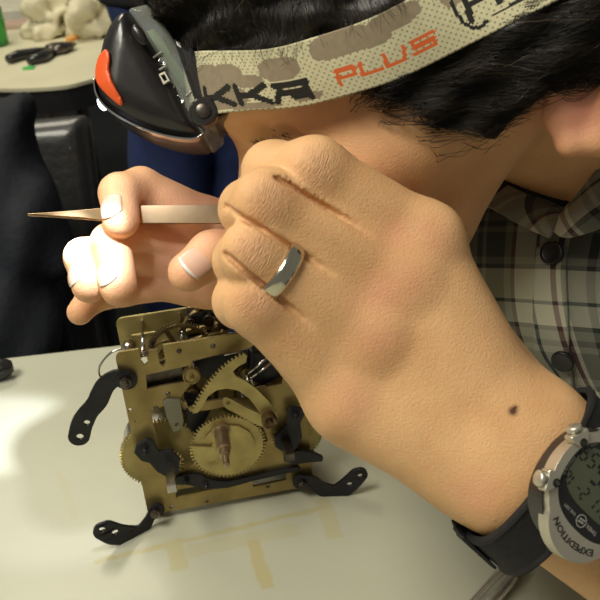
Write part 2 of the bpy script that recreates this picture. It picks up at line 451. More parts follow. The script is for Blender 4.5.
met = UN([RC(LF[k][0][0], carp[k], {'index': .0122, 'middle': .0125, 'ring': .0120, 'pinky': .0118}[k], .0135) for k in LF] +
         [RC(carp['index'], pt(541, 430, .307), .0135, .0150), RC(carp['pinky'], pt(503, 486, .307), .0130, .0148), RC(pt(440, 330, .322), pt(510, 440, .316), .017, .017),
          RC(pt(390, 350, .318), pt(480, 450, .318), .014, .016), RC(pt(352, 404, .306), pt(460, 460, .308), .0125, .0135), RC(carp['middle'], pt(525, 460, .308), .0150, .0170)], .015)
knuck = UN([EL(LF[k][0][0]-vF*.0022, (.0100,)*3) for k in LF], 0)
thL = UN(chain([pt(505, 395, .325), pt(440, 285, .337), pt(360, 235, .342), pt(290, 205, .342)], [.016, .0125, .0115, .009]), .006)
def _fill(a, b):
    A0, B0 = [(LF[a][0][i]+LF[b][0][i])/2 for i in (1, 0)]; return RC(A0+(B0-A0)*.10-vF*.0019, A0+(B0-A0)*1.0-vF*.0030, .0060, .0080)
fing = UN([fing, _fill('index', 'middle'), _fill('middle', 'ring'), _fill('ring', 'pinky')], .0045)
handL = UN([UN([met, knuck], .008), fing], .0060)
handL = UN([handL, thL, armL], .010)
def _groove(a, b, tmax, r0, t0=-.26):
    A0, B0 = [(LF[a][0][i]+LF[b][0][i])/2 for i in (1, 0)]; ps_ = []
    for t in np.linspace(t0, tmax, 24):
        c_ = A0+(B0-A0)*t; q = c_-CAM; px_, py_ = 300+FPX*(q@vR)/(q@vF), 300-FPX*(q@vU)/(q@vF); ps_.append(on_surface(handL, px_, py_, .24)+vF*.0007)
    out = []
    for dz, rk in ((0, 1.0), (.0011, .95), (.0023, .9)):
        w_ = lambda i: ps_[i]+vF*(dz*min(1, (23-i)/12, (i+2)/4)-.0019*max(0, (i-13)/10)**1.3)
        out += [RC(w_(i), w_(i+1), rk*r0, rk*r0) for i in range(0, 23)]
    return out
handL = SB(handL, UN(_groove('index', 'middle', .66, .00105, -.12)+_groove('middle', 'ring', .60, .00105)+_groove('ring', 'pinky', .56, .00105), .0005), .0006)
# PIP creases: fine arcs pressed into the skin over each bent joint
# right arm and hand
RF = {
 'index': ([pt(208, 224, .408), pt(141, 188, .393), pt(119, 193, .379), pt(121, 220, .372)], [.0118, .0094, .0086, .0080]),
 'middle': ([pt(200, 243, .412), pt(132, 230, .398), pt(111, 243, .381), pt(119, 288, .370)], [.0115, .0092, .0088, .0080]),
 'ring': ([pt(192, 265, .414), pt(113, 250, .402), pt(83, 257, .384), pt(89, 286, .374)], [.0110, .0088, .0082, .0075]),
 'pinky': ([pt(184, 277, .418), pt(124, 290, .408), pt(92, 298, .398), pt(80, 312, .392)], [.0105, .0076, .0068, .0060])}
fingR = UN([UN(chain(*RF[k]), .0025) for k in RF], .0008)
wrR = pt(325, 262, .45)
ELR = np.array([.10, .60, .07])
metR = UN([RC(RF[k][0][0], wrR, RF[k][1][0], .018) for k in RF]+[EL(pt(222, 266, .420), (.026, .019, .011), np.array([vR, vU, vF])), RC(pt(300, 256, .425), pt(248, 250, .405), .016, .014)], .014)
thR = UN(chain([pt(300, 262, .425), pt(246, 247, .398), pt(212, 255, .384), pt(188, 272, .375)], [.015, .0125, .0104, .0088]), .004)
armR = UN([RC(wrR, ELR, .026, .038), RC(ELR, SHR, .040, .052)], .03)
handR = UN([UN([metR, fingR], .005), thR, armR], .007)
# finger nails bedded in the skin are their own parts below
bodyn = UN([UN([UN([head, neck], .02), tors], .02), handL, handR], .004)

def paint(o, spots, name='tint'):
    me = o.data; n = len(me.vertices); co = np.empty(n*3, np.float32); me.vertices.foreach_get('co', co); co = co.reshape(-1, 3)
    col = np.zeros((n, 4), np.float32); col[:, 3] = 1
    for c, r, ch, a in spots:
        d = np.linalg.norm(co-np.asarray(c, np.float32), axis=1); w = np.clip(1-d/r, 0, 1)**1.3*a; col[:, ch] = np.maximum(col[:, ch], w)
    at = me.attributes.new(name, 'FLOAT_COLOR', 'POINT'); at.data.foreach_set('color', col.ravel())
def skin_mat():
    m = mat('skin', (.76, .455, .225), .50, 0, (.66, .375, .175), 45, .00028, 1200, spec=.4, sss=.14, detail=5)
    nt = m.node_tree; b = nt.nodes['Principled BSDF']; src = b.inputs['Base Color'].links[0].from_socket
    a = nt.nodes.new('ShaderNodeAttribute'); a.attribute_name = 'tint'; sp = nt.nodes.new('ShaderNodeSeparateColor'); nt.links.new(a.outputs['Color'], sp.inputs[0])
    for i, c in enumerate(((.72, .30, .20), (.10, .045, .02), (.52, .33, .20))):
        mx = nt.nodes.new('ShaderNodeMix'); mx.data_type = 'RGBA'; nt.links.new(sp.outputs[i], mx.inputs[0]); nt.links.new(src, mx.inputs[6]); mx.inputs[7].default_value = (*c, 1); src = mx.outputs[2]
    nt.links.new(src, b.inputs['Base Color'])
    # skin creases over the joints: alpha channel free, use second attribute "crease" (phase along finger, mask)
    bp = [n for n in nt.nodes if n.type == 'BUMP'][0]
    cr = nt.nodes.new('ShaderNodeAttribute'); cr.attribute_name = 'crease'; nt.links.new
    tc = [n for n in nt.nodes if n.type == 'TEX_COORD'][0]
    bp2 = nt.nodes.new('ShaderNodeBump'); bp2.inputs['Distance'].default_value = .0013; bp2.inputs['Strength'].default_value = 1
    cs = nt.nodes.new('ShaderNodeSeparateColor'); nt.links.new(cr.outputs['Color'], cs.inputs[0])
    n2 = nt.nodes.new('ShaderNodeTexNoise'); n2.inputs['Scale'].default_value = 1; n2.inputs['Detail'].default_value = 3
    cx = nt.nodes.new('ShaderNodeCombineXYZ'); nt.links.new(cs.outputs[0], cx.inputs[0]); nt.links.new(cs.outputs[1], cx.inputs[1])
    vm = nt.nodes.new('ShaderNodeVectorMath'); vm.operation = 'MULTIPLY'; vm.inputs[1].default_value = (26, 3.0, 1); nt.links.new(cx.outputs[0], vm.inputs[0]); nt.links.new(vm.outputs[0], n2.inputs['Vector'])
    ml = nt.nodes.new('ShaderNodeMath'); ml.operation = 'MULTIPLY'; nt.links.new(n2.outputs['Fac'], ml.inputs[0]); nt.links.new(cs.outputs[2], ml.inputs[1])
    nt.links.new(ml.outputs[0], bp2.inputs['Height']); nt.links.new(bp.outputs[0], bp2.inputs['Normal']); nt.links.new(bp2.outputs[0], b.inputs['Normal'])
    return m
M_skin = skin_mat()
body = sdf_obj('person', bodyn, (-.12, .0, -.56), (.60, .68, .36), .00105, M_skin)
tag(body, 'person in a plaid shirt leaning over the clock movement, ringed fist held to the eye', 'person')
_mole = on_surface(handL, 513, 411, .25)
spots = [(LF[k][0][0]-vF*.012, .014, 0, .45) for k in LF]+[(LF[k][0][1]-vF*.010, .012, 0, .30) for k in LF]
spots += [(pt(395, 235, .29), .012, 0, .5), (pt(385, 290, .288), .016, 0, .55), (pt(478, 492, .292), .014, 0, .5), (pt(362, 300, .287), .012, 0, .3)]
spots += [(_mole, .0023, 1, 1.8), (on_surface(handL, 515.5, 408, .25), .0016, 1, 1.4)]
spots += [(Hd(2, -14, 76), .026, 0, 1.3), (Hd(-20, 20, 82), .030, 0, 1.3), (Hd(105, 0, 0), .03, 0, .6), (Hd(70, 0, 60), .03, 0, .25)]
spots += [(RF[k][0][3], .018, 0, .55) for k in RF]+[(pt(188, 272, .37), .02, 0, .5), (pt(190, 245, .40), .075, 0, .55)]  # last, broad spot paints the pink of the lamp light onto the palm
paint(body, spots)
def paint_crease(o):
    me = o.data; n = len(me.vertices); co = np.empty(n*3, np.float32); me.vertices.foreach_get('co', co); co = co.reshape(-1, 3).astype(float)
    col = np.zeros((n, 4), np.float32); col[:, 3] = 1
    for k in LF:
        js, rs = LF[k]; ax = nrm(nrm(js[1]-js[0])*.7+nrm(js[2]-js[1])*.3); c = js[1]-vF*.006
        q = co-c; t = q@ax; side = nrm(np.cross(ax, vF)); sd = q@side
        w = np.clip(1-np.abs(t)/.0095, 0, 1)*np.clip(1.25-np.abs(sd)/.0085, 0, 1)*(np.linalg.norm(q, axis=1) < .018)
        tt = t + .0009*np.cos(sd/.004)
        u = w > col[:, 2]; col[u, 0] = tt[u]*100+5; col[u, 1] = sd[u]*100+3*ord(k[0]); col[u, 2] = w[u]
    at = me.attributes.new('crease', 'FLOAT_COLOR', 'POINT'); at.data.foreach_set('color', col.ravel())
paint_crease(body)

# ---- nails (parts of the person)
M_nail = mat('nail', (.74, .48, .34), .25, 0, (.68, .42, .29), 60, spec=.5, coat=.3)
M_nailtip = mat('nail_tip', (.74, .62, .52), .35, 0, (.74, .70, .6), 60)
def nail(c, along, outn, w, l, r):
    along = nrm(along); outn = nrm(outn-along*(np.asarray(outn)@along)); side = np.cross(along, outn)
    V = []; NU, NV = 10, 10
    for i in range(NU+1):
        for j in range(NV+1):
            a = (j/NV-.5)*2; b = (i/NU-.5)*2
            th = a*w/r*.5*math.sqrt(max(0, 1-.22*b*b*b*b))
            V.append(c+along*b*l*.5*(1-.34*a*a*(1 if b > 0 else .6))+outn*(r*math.cos(th)-r-.0006*b*b)+side*r*math.sin(th))
    Fc = [(i*(NV+1)+j, i*(NV+1)+j+1, (i+1)*(NV+1)+j+1, (i+1)*(NV+1)+j) for i in range(NU) for j in range(NV)]
    mi = [1 if f[0]//(NV+1) >= NU-1 else 0 for f in Fc]
    o = mesh('fingernail', V, Fc, None, body, True, [M_nail, M_nailtip], mi)
    s_ = o.modifiers.new('solid', 'SOLIDIFY'); s_.thickness = .0005; s_.offset = 0
def nail_on(node, js, r, w, l, toward=None, back=.35):
    ax = nrm(js[3]-js[2]); tip = js[3]-ax*r*back; v = (toward if toward is not None else -vF); v = nrm(v-ax*(v@ax))
    lo_, hi_ = 0.0, .03
    for _ in range(24):
        m_ = (lo_+hi_)/2
        if node.ev((tip+v*m_)[None])[0] < 0: lo_ = m_
        else: hi_ = m_
    nail(tip+v*(lo_+.0005), ax, v, w, l, r*1.15)
nail_on(handR, RF['index'][0], .0080, .0115, .0115, -vF*.9-vR*.3, .35)
nail_on(handR, RF['middle'][0], .0080, .0110, .0110, -vF*.9-vR*.35, .5)
nail_on(handR, RF['ring'][0], .0075, .0100, .0105, -vF*.8-vR*.5, .5)
nail_on(handR, [None, None, pt(212, 255, .384), pt(188, 272, .375)], .0088, .0145, .0150, -vF*.95+vU*.05, .18)

# ================================================================ HAIR
M_hair = mat('hair', (.014, .010, .006), .45, 0, (.007, .005, .0035), 90, spec=.5)
M_hairlt = mat('hair_light', (.14, .11, .07), .35, 0, (.06, .045, .03), 200)
skull = UN([cran, faceb], .018)
HLX = np.array([-70, -40, -26, 6, 14, 22, 27, 33, 45, 51, 60, 72, 84, 96, 130.])
HLY = np.array([-45, -38, -6, -3, -7, -10, -13, -6, 7, 20, 34, 45, 50, 54, 60.])
def hairline(p):
    q = hloc(p); return (np.interp(q[:, 0], HLX, HLY)-q[:, 1])*mm*HS*.8
cap = UN([skull, hE((-8, 9, 72), (26, 16, 15)), hE((-8, 9, -72), (26, 16, 15)), hE((76, 92, 0), (28, 24, 44)), hE((30, 128, 0), (50, 20, 50))], .02)
def lumpy(p):
    q = hloc(p); a = q[:, 0]*.10+q[:, 1]*.16; return -(.0052+.0013*np.sin(a*2.1+q[:, 2]*.13)+.0008*np.sin(q[:, 1]*.55-q[:, 0]*.22+1.3*np.sin(q[:, 2]*.1)))
hairn = IX(FN(cap, lumpy, .01), hairline)
hb = [Hd(f, u, l) for f in (-115, 118) for u in (-55, 155) for l in (-95, 95)]
HV, HQ = polygonise(hairn, *bounds_of(hb, .004), .0022)

LD = .353
NH = .016
lamp = empty('headlamp', tuple(pt(200, 100, LD))); tag(lamp, 'black headlamp with orange lever on a camouflage elastic headband', 'headlamp')
# ---- headband path
def band_low(f): return np.interp(f, [-120, 0, 48, 79, 99, 112], [20, 19.5, 20.5, 27, 39, 44])
ringn = UN([skull, hE((-8, 9, 70), (26, 16, 15)), hE((-8, 9, -70), (26, 16, 15))], .02)
def ring_pt(th, u, off):
    d = math.cos(th)*hf+math.sin(th)*hl; o = Hd(-5, u, 0); lo_, hi_ = .04, .14
    for _ in range(22):
        m_ = (lo_+hi_)/2
        if ringn.ev((o+d*m_)[None])[0] < off: lo_ = m_
        else: hi_ = m_
    return o+d*lo_
ths = np.linspace(-PI, PI, 181)
BW = 20.5
low, up = [], []
for th in ths:
    q = ring_pt(th, 20, .0060); f0 = hloc(q)[0]; ul = band_low(f0)
    low.append(ring_pt(th, ul, .0074)); up.append(ring_pt(th, ul+BW, .0070))
low, up = np.array(low), np.array(up)
def smoothc(a, n=3):
    for _ in range(n):
        b = a[:-1]; b = (np.roll(b, 1, 0)+2*b+np.roll(b, -1, 0))/4; a = np.vstack([b, b[:1]])
    return a
low, up = smoothc(low, 6), smoothc(up, 6)
midl = (low+up)/2; sl = np.concatenate([[0], np.cumsum(np.linalg.norm(np.diff(midl, axis=0), axis=1))])
cell = .00062; NS = int(sl[-1]/cell); NVv = int(np.linalg.norm(up[90]-low[90])/cell)
ss = np.linspace(0, sl[-1], NS+1)
lowf = np.stack([np.interp(ss, sl, low[:, k]) for k in range(3)], 1); upf = np.stack([np.interp(ss, sl, up[:, k]) for k in range(3)], 1)
def proj_px(p):
    q = np.asarray(p)-CAM; z = q@vF; return 300+FPX*(q@vR)/z, 300-FPX*(q@vU)/z
bx_, by_ = proj_px(midl)
vis = (midl@hl > (HO@hl)) & (ths > 0)
pxs = bx_[vis]; sv = sl[vis]; od = np.argsort(pxs)
def s_of(px): return float(np.interp(px, pxs[od], sv[od]))
GL = {'K': [((.05, 0), (.05, 1)), ((.05, .45), (.5, .5)), ((.45, .5), (1, 1)), ((.45, .5), (1, 0))],
      'A': [((.0, 0), (.25, .8)), ((.1, .9), (1, .9)), ((.95, 0), (.95, .9)), ((.2, .45), (.95, .45)), ((.5, .22), (.95, .22))],
      'P': [((.08, -.15), (.2, .9)), ((.15, .85), (1, .85)), ((1, .85), (.92, .35)), ((.2, .35), (.92, .35))],
      'L': [((.12, .9), (.0, .12)), ((.0, .1), (.9, .1))], 'U': [((.12, .9), (.0, .12)), ((0, .1), (.85, .1)), ((.85, .1), (1, .9))],
      'S': [((1, .88), (.12, .88)), ((.12, .88), (.08, .5)), ((.08, .5), (.92, .5)), ((.92, .5), (.88, .1)), ((.88, .1), (0, .1))],
      'T': [((0, .9), (1, .9)), ((.5, .9), (.5, 0))], 'E': [((.1, 0), (.1, .9)), ((.1, .9), (1, .9)), ((.1, .5), (.9, .5)), ((.1, .05), (1, .05))],
      'Z': [((0, .9), (1, .9)), ((1, .9), (0, .1)), ((0, .1), (1, .1))], 'I': [((.5, 0), (.5, .9))]}
strokes = []   # (s0,v0,s1,v1,thick,mat)
def word(letters, mt, th, vlo, vhi, slant=0):
    for ch, x0, x1 in letters:
        a, b = s_of(x0), s_of(x1)
        for (p, q) in GL[ch]:
            f_ = lambda r: (a+(b-a)*(r[0]+slant*r[1]), vlo+(vhi-vlo)*r[1])
            strokes.append((*f_(p), *f_(q), th, mt))
wid = BW*mm*HS
word([('K', 206, 230), ('K', 235, 264), ('A', 270, 305)], 2, .0022, .13*wid, .42*wid)
word([('P', 331, 352), ('L', 356, 377), ('U', 380, 401), ('S', 407, 431)], 3, .00125, .22*wid, .44*wid)
word([('P', 464, 488), ('E', 492, 514), ('T', 518, 540), ('Z', 544, 566), ('L', 570, 590)], 2, .0019, .36*wid, .80*wid)
for i in range(9):
    t0, t1 = math.radians(60+i*26), math.radians(60+(i+1)*26); cs, rs_ = s_of(471), (s_of(486)-s_of(471))*1.0
    strokes.append((cs+rs_*math.cos(t0)*1.0, wid*(.55+.40*math.sin(t0)), cs+rs_*math.cos(t1), wid*(.55+.40*math.sin(t1)), .0011, 2))
strokes.append((s_of(486), wid*.22, s_of(592), wid*.30, .0008, 2))
patches = [(232, .62, 30, .16), (285, .66, 40, .18), (250, .50, 30, .1), (350, .80, 60, .20), (405, .84, 50, .15), (300, .14, 26, .07), (246, .08, 50, .05), (460, .9, 22, .3), (478, .86, 20, .2), (382, .68, 30, .1)]
sc_, vc_ = (np.arange(NS)+.5)*sl[-1]/NS, (np.arange(NVv)+.5)/NVv*wid
Sg, Vg = np.meshgrid(sc_, vc_, indexing='ij'); MI = np.zeros((NS, NVv), int)
for (px, v, w, h_) in patches:
    c0 = s_of(px); ws = abs(s_of(px+w/2)-s_of(px-w/2)); x = np.abs(Sg-c0-(Vg/wid-v)*.003)/(ws/2); y = np.abs(Vg/wid-v)/h_
    MI[(np.maximum(x, y) < 1) & (x+y < 1.55)] = 1
rs2 = np.random.default_rng(3)
for _ in range(40):
    c0 = rs2.uniform(0, sl[-1]); 
    if s_of(232) > c0 > s_of(600) or s_of(232) < c0 < s_of(600): continue
    x = np.abs(Sg-c0)/rs2.uniform(.006, .014); y = np.abs(Vg/wid-rs2.uniform(.1, .9))/.2; MI[(np.maximum(x, y) < 1) & (x+y < 1.5)] = 1
for (a, b, c_, d, th, mt) in strokes:
    L2 = (c_-a)**2+(d-b)**2+1e-12; t = np.clip(((Sg-a)*(c_-a)+(Vg-b)*(d-b))/L2, 0, 1)
    MI[np.hypot(Sg-a-t*(c_-a), Vg-b-t*(d-b)) < th*.55] = mt
_i, _j = np.meshgrid(np.arange(NS), np.arange(NVv), indexing='ij')
MI[(MI == 0) & (_j % 2 == 0) & ((_i+(_j//2 % 2)*2) % 4 == 0)] = 4  # darker dots of the weave pattern in the cream webbing
v01 = np.linspace(0, 1, NVv+1)
BV = lowf[:, None]*(1-v01[None, :, None])+upf[:, None]*v01[None, :, None]
cen = Hd(-5, 35, 0); rad_ = BV-cen; rad_ -= (rad_@hu)[..., None]*hu; rad_ /= np.linalg.norm(rad_, axis=-1, keepdims=True)
ii, jj = np.meshgrid(np.arange(NS+1), np.arange(NVv+1), indexing='ij')
BV = BV+rad_*(.00036*((ii+jj) % 2)+.0006*np.sin(PI*jj/NVv))[..., None]
idx = (ii*(NVv+1)+jj)
BQ = np.stack([idx[:-1, :-1], idx[1:, :-1], idx[1:, 1:], idx[:-1, 1:]], -1).reshape(-1, 4)
M_web = mat('webbing', (.62, .58, .38), .85, 0, (.56, .52, .34), 400, sheen=.2)
M_web2 = mat('webbing_brown', (.30, .24, .16), .85, 0, (.26, .21, .14), 400)
M_webk = mat('webbing_black', (.018, .017, .014), .85); M_webo = mat('webbing_orange', (.72, .14, .03), .8)
band = mesh('headband', BV.reshape(-1, 3), BQ, None, lamp, True, [M_web, M_web2, M_webk, M_webo, mat('webbing_dot', (.27, .24, .13), .9)], MI.reshape(-1))
s_ = band.modifiers.new('solid', 'SOLIDIFY'); s_.thickness = .0016; s_.offset = 0
band['label'] = 'cream camouflage woven elastic headband with lettering'

# ---- strands
def grad(node, p, e=.0006):
    g_ = np.stack([node.ev(p+np.eye(3)[k]*e)-node.ev(p-np.eye(3)[k]*e) for k in range(3)], 1); return g_/(np.linalg.norm(g_, axis=1, keepdims=True)+1e-12)
sc_node = FN(cap, lumpy, .01)
cand = HV[HQ].mean(1); hl_c = hloc(cand)
_px, _py = proj_px(cand); keep = (hl_c[:, 2] > -30) & (_px > 60) & (_px < 660) & (_py > -70)
cand = cand[keep]; q = hloc(cand)
above = q[:, 1] > band_low(q[:, 0])+6
sel = rng.choice(len(cand), 24000, replace=True); root = cand[sel]+rng.normal(0, .0008, (24000, 3)); ab = above[sel]; q0 = hloc(root)
n_s = len(root); steps = 11
ln = np.where(ab, rng.uniform(.018, .050, n_s), rng.uniform(.010, .030, n_s))
dirl = np.zeros((n_s, 3)); r1 = rng.normal(0, .25, n_s); r2 = rng.normal(0, .25, n_s)
front = np.clip((q0[:, 0]-10)/70, 0, 1)
dirl[:, 0] = np.where(ab, .55*front-.35*(1-front), -.85)+r1; dirl[:, 1] = np.where(ab, -.55-.25*front, -.32)+r2; dirl[:, 2] = rng.normal(.15, .2, n_s)
dv = dirl@HAX; P_ = [root]; p = root.copy(); lift = rng.uniform(-.0008, .0016, n_s); kink = rng.normal(0, .10, (n_s, 3))
for k in range(steps-1):
    g_ = grad(sc_node, p); d_ = dv+kink*k/steps*1.2; d_ = d_-g_*(d_*g_).sum(1, keepdims=True); d_ /= np.linalg.norm(d_, axis=1, keepdims=True)
    p = p+d_*(ln/steps)[:, None]
    e = sc_node.ev(p); qq = hloc(p); over = ab & (qq[:, 1] < band_low(qq[:, 0])+BW+1)
    tgt = lift+np.where(over, .0038, 0)*np.minimum(1, k/4)
    p = p+g_*(tgt-e)[:, None]*.8; P_.append(p.copy())
P_ = np.stack(P_, 1)
end = hloc(P_[:, -1]); tooLow = ab & (end[:, 1] < band_low(end[:, 0])+BW-1-7*rng.random(n_s)**3); 
okk = ~tooLow & (ab | (end[:, 1] > np.interp(end[:, 0], HLX, HLY)-3.5)); P_ = P_[okk]; n_s = len(P_)
T_ = np.gradient(P_, axis=1); T_ /= np.linalg.norm(T_, axis=2, keepdims=True)+1e-12
A_ = np.cross(T_, vF); A_ /= np.linalg.norm(A_, axis=2, keepdims=True)+1e-9; B_ = np.cross(T_, A_)
rr = (.00015*np.linspace(1, .35, steps))[None, :, None]
ring = np.stack([P_+rr*(A_*math.cos(t)+B_*math.sin(t)) for t in (0, 2*PI/3, 4*PI/3)], 2)   # n,steps,3,3
SV = ring.reshape(-1, 3); base = (np.arange(n_s)[:, None, None]*steps+np.arange(steps-1)[None, :, None])*3
k3 = np.arange(3)[None, None, :]; SQ = np.stack([base+k3, base+(k3+1) % 3, base+3+(k3+1) % 3, base+3+k3], -1).reshape(-1, 4)
lt = np.repeat((rng.random(n_s) < .035).astype(int), (steps-1)*3)
hair = mesh('hair', np.vstack([HV, SV]), np.vstack([HQ, SQ+len(HV)]), None, body, True, [M_hair, M_hairlt], np.concatenate([np.zeros(len(HQ), int), lt]))
# eyebrow and lashes
g = G()
for i in range(110):
    f0, l0 = rng.uniform(88, 98), rng.uniform(12, 40); c0 = Hd(95-.012*(l0-10)**2, 17+rng.normal(0, 1.6), l0)
    g.tube([c0, c0+HAX.T@np.array([.002, .003, .005])+rng.normal(0, .0006, 3)], [.0002, .0001], 3, False)
g.obj('eyebrow', M_hair, body)

# ================================================================ HEADLAMP
LO = pt(150, 80, LD-NH)+vF*NH; lk = (LD-NH)/FPX
def lp(pts): return [((x-150)*lk, -(y-80)*lk) for x, y in pts]
LFR = (LO, vR, vF, vU)
dome_px = spline([(130, 13), (115, 20), (104, 42), (99, 68), (97, 92), (106, 109), (124, 121), (147, 132), (172, 139), (194, 141), (204, 136), (192, 112), (172, 76), (150, 36)], 2)
domen = PX(lp(dome_px), LO, vR, vU, vF, .026, .0105)
b0, b1 = bounds_of([pt(85, 0, LD-.03), pt(240, 160, LD+.03), pt(85, 160, LD+.03), pt(240, 0, LD-.03), pt(85, 0, LD+.03), pt(240, 160, LD-.03)], .004)
sdf_obj('lamp_shell', domen, b0, b1, .0011, M_plastic, lamp)
lev = [(112, 56), (115.5, 64), (115, 76), (119, 90), (127.5, 106), (125, 110.5), (117, 105), (105, 93), (99, 82), (99, 69), (104, 59)]
lvp = PX(lp(spline(lev, 3)), LO, vR, vU, vF, .03, .0005)
levn = IX(FN(domen, lambda p: -.0016*np.ones(len(p)), .002), lvp.ev)
sdf_obj('lever', levn, b0, b1, .0008, M_orange, lamp)['label'] = 'orange lever'
rim = spline([(97, 84), (99, 98), (108, 111), (124, 122.5), (147, 133.5), (172, 140.5), (194, 142.5), (205, 137)], 4, False)
g = G(); g.prism(lp([*rim, *[(x+1.2, y-1.8) for x, y in reversed(rim)]]), [], -.0225, -.016, LFR); g.obj('lens_rim', M_chrome, lamp, bevel=.0003)
g = G(); g.lathe(pt(101, 104, LD-.016), vR*-.8-vU*.45-vF*.4, [(-.002, .0028), (.0000, .0028), (.0006, .002), (.0009, .0006)], 24)
M_led = mat('lit_lens', (.9, .92, 1), .2, emit=(.75, .82, 1), estr=6); g.obj('lit_lens', M_led, lamp, True)
hous = [(129, 12), (150, 7), (163, 22), (184, 56), (204, 88), (214, 104), (216, 128), (204, 138), (197, 128), (177, 94), (152, 48)]
hn = PX(lp(hous), LO, vR, vU, vF, .022, .003)
sdf_obj('clear_housing', hn, b0, b1, .0010, M_clear, lamp)['label'] = 'transparent housing'
M_grn = mat('circuit_green', (.10, .20, .08), .5)
g = G(); g.prism(lp([(140, 22), (150, 18), (186, 76), (178, 82)]), [], -.004, .012, LFR); g.obj('circuit_board', M_grn, lamp, bevel=.0004)
for (x, y, r_) in ((170, 86, 5), (180, 100, 4.5), (163, 62, 4)):
    g = G(); g.lathe(pt(x, y, LD-.0205), -vF, [(-.006, r_*lk*.5), (0, r_*lk), (.0012, r_*lk), (.0004, r_*lk*.7)], 20); g.obj('reflector', M_chrome, lamp, True)
g = G(); g.prism(lp([(162, 80), (168, 77), (173, 86), (167, 90)]), [lp([(164.5, 81), (167.5, 79.5), (170.5, 85.5), (167.5, 87)])], -.0245, -.021, LFR); g.obj('led_frame', M_silver, lamp)
for xs in ((150, 60, 162, 52), (156, 72, 166, 66), (186, 96, 196, 88)):
    g = G(); g.tube([pt(xs[0], xs[1], LD-.0225), pt(xs[2], xs[3], LD-.0225)], .0005, 8); g.obj('housing_rib', M_grey, lamp)
obx = pt(139.5, 35, LD-.0275); ea, eb = nrm(-vU*.86+vR*.5), None; eb = nrm(np.cross(ea, vF))
n_ = EL(obx, (.0045, .0022, .0015), np.array([ea, eb, vF])); sdf_obj('button', n_, *bounds_of([obx], .007), .0005, M_plastic, lamp)
base_px = [(176, 44), (200, 58), (232, 104), (231, 118), (216, 128), (205, 126), (194, 96)]
g = G(); g.prism(lp(base_px), [], -.026, .008, LFR); g.obj('back_plate', M_plastic, lamp, bevel=.002)
hc = pt(204, 112, LD-.029)
g = G(); g.lathe(hc, -vF, [(-.004, .0055), (.0012, .0055), (.0020, .0047), (.0020, .001)], 36); hg = g.obj('hinge', M_plastic, lamp, auto=.6)
g = G(); g.lathe(hc-vF*.002, -vF, [(0, .0029), (.0007, .0028), (.0010, .0022), (.0010, .0005)], 28); g.obj('screw', M_steeldk, hg, auto=.6)
for _nm, _tg, _e, _deg, _bl in (('headlamp_beam', pt(4, 432, .56), 9.0, 19, .9), ('headlamp_flood', pt(140, 300, .42), .15, 120, .6)):
    _l = bpy.data.lights.new(_nm, 'SPOT'); _l.energy = _e; _l.color = (.80, .85, 1); _l.spot_size = math.radians(_deg); _l.spot_blend = _bl; _l.shadow_soft_size = .003
    _o = bpy.data.objects.new(_nm, _l); C.objects.link(_o); _s = pt(100, 122, .318); _o.location = _s
    _o.rotation_euler = (Vector(_tg)-Vector(_s)).to_track_quat('-Z', 'Y').to_euler()
sp_ = bpy.data.lights.new('headlamp_beam', 'SPOT'); sp_.energy = .85; sp_.color = (.80, .86, 1); sp_.spot_size = math.radians(34); sp_.spot_blend = .5; sp_.shadow_soft_size = .003
so = bpy.data.objects.new('headlamp_beam', sp_); C.objects.link(so); spos = pt(100, 122, .318); so.location = spos
_ad = .35*nrm(pt(85, 275, .37)-spos)+.35*nrm(pt(112, 278, .366)-spos)+.30*nrm(pt(15, 415, .57)-spos)
so.rotation_euler = Vector(_ad).to_track_quat('-Z', 'Y').to_euler()

# ================================================================ TWEEZERS
TA, TB = pt(28, 215, .3815), pt(226, 214.5, .3835); tx = nrm(TB-TA); ty = nrm(np.cross(vF, tx)); tz = np.cross(tx, ty)
if ty@vU < 0: ty = -ty
tw = empty('tweezers', tuple(TA)); tag(tw, 'slim brass coloured tweezers with a fine point held between the fingers', 'tweezers')
k_ = .382/FPX
for sgn in (-1, 1):
    prof = [(0, .2), (20, 1.2), (55, 3.6), (82, 6.8), (92, 8.0), (110, 8.6), (200, 9.3), (330, 9.0), (340, 6)]
    off = [(0, .6), (82, 6.0), (200, 6.5), (300, 3), (340, .6)]
    V = []; Fc = []
    for i, (x, h_) in enumerate(prof):
        o_ = np.interp(x, [a for a, _ in off], [b for _, b in off])*.8*k_*sgn
        c_ = TA+tx*x*k_+tz*o_ - ty*(.0004*sgn if x < 60 else 0)
        for (a, b) in ((1, -1), (1, 1), (-1, 1), (-1, -1)): V.append(c_+ty*h_*k_*a+tz*b*.0006)
    n = len(prof); Fc = [(i*4+k, i*4+(k+1) % 4, (i+1)*4+(k+1) % 4, (i+1)*4+k) for i in range(n-1) for k in range(4)]+[(3, 2, 1, 0), ((n-1)*4, (n-1)*4+1, (n-1)*4+2, (n-1)*4+3)]
    o = mesh('blade', V, Fc, M_gold, tw, False); bv = o.modifiers.new('bevel', 'BEVEL'); bv.width = .0004; bv.segments = 2; bv.limit_method = 'ANGLE'

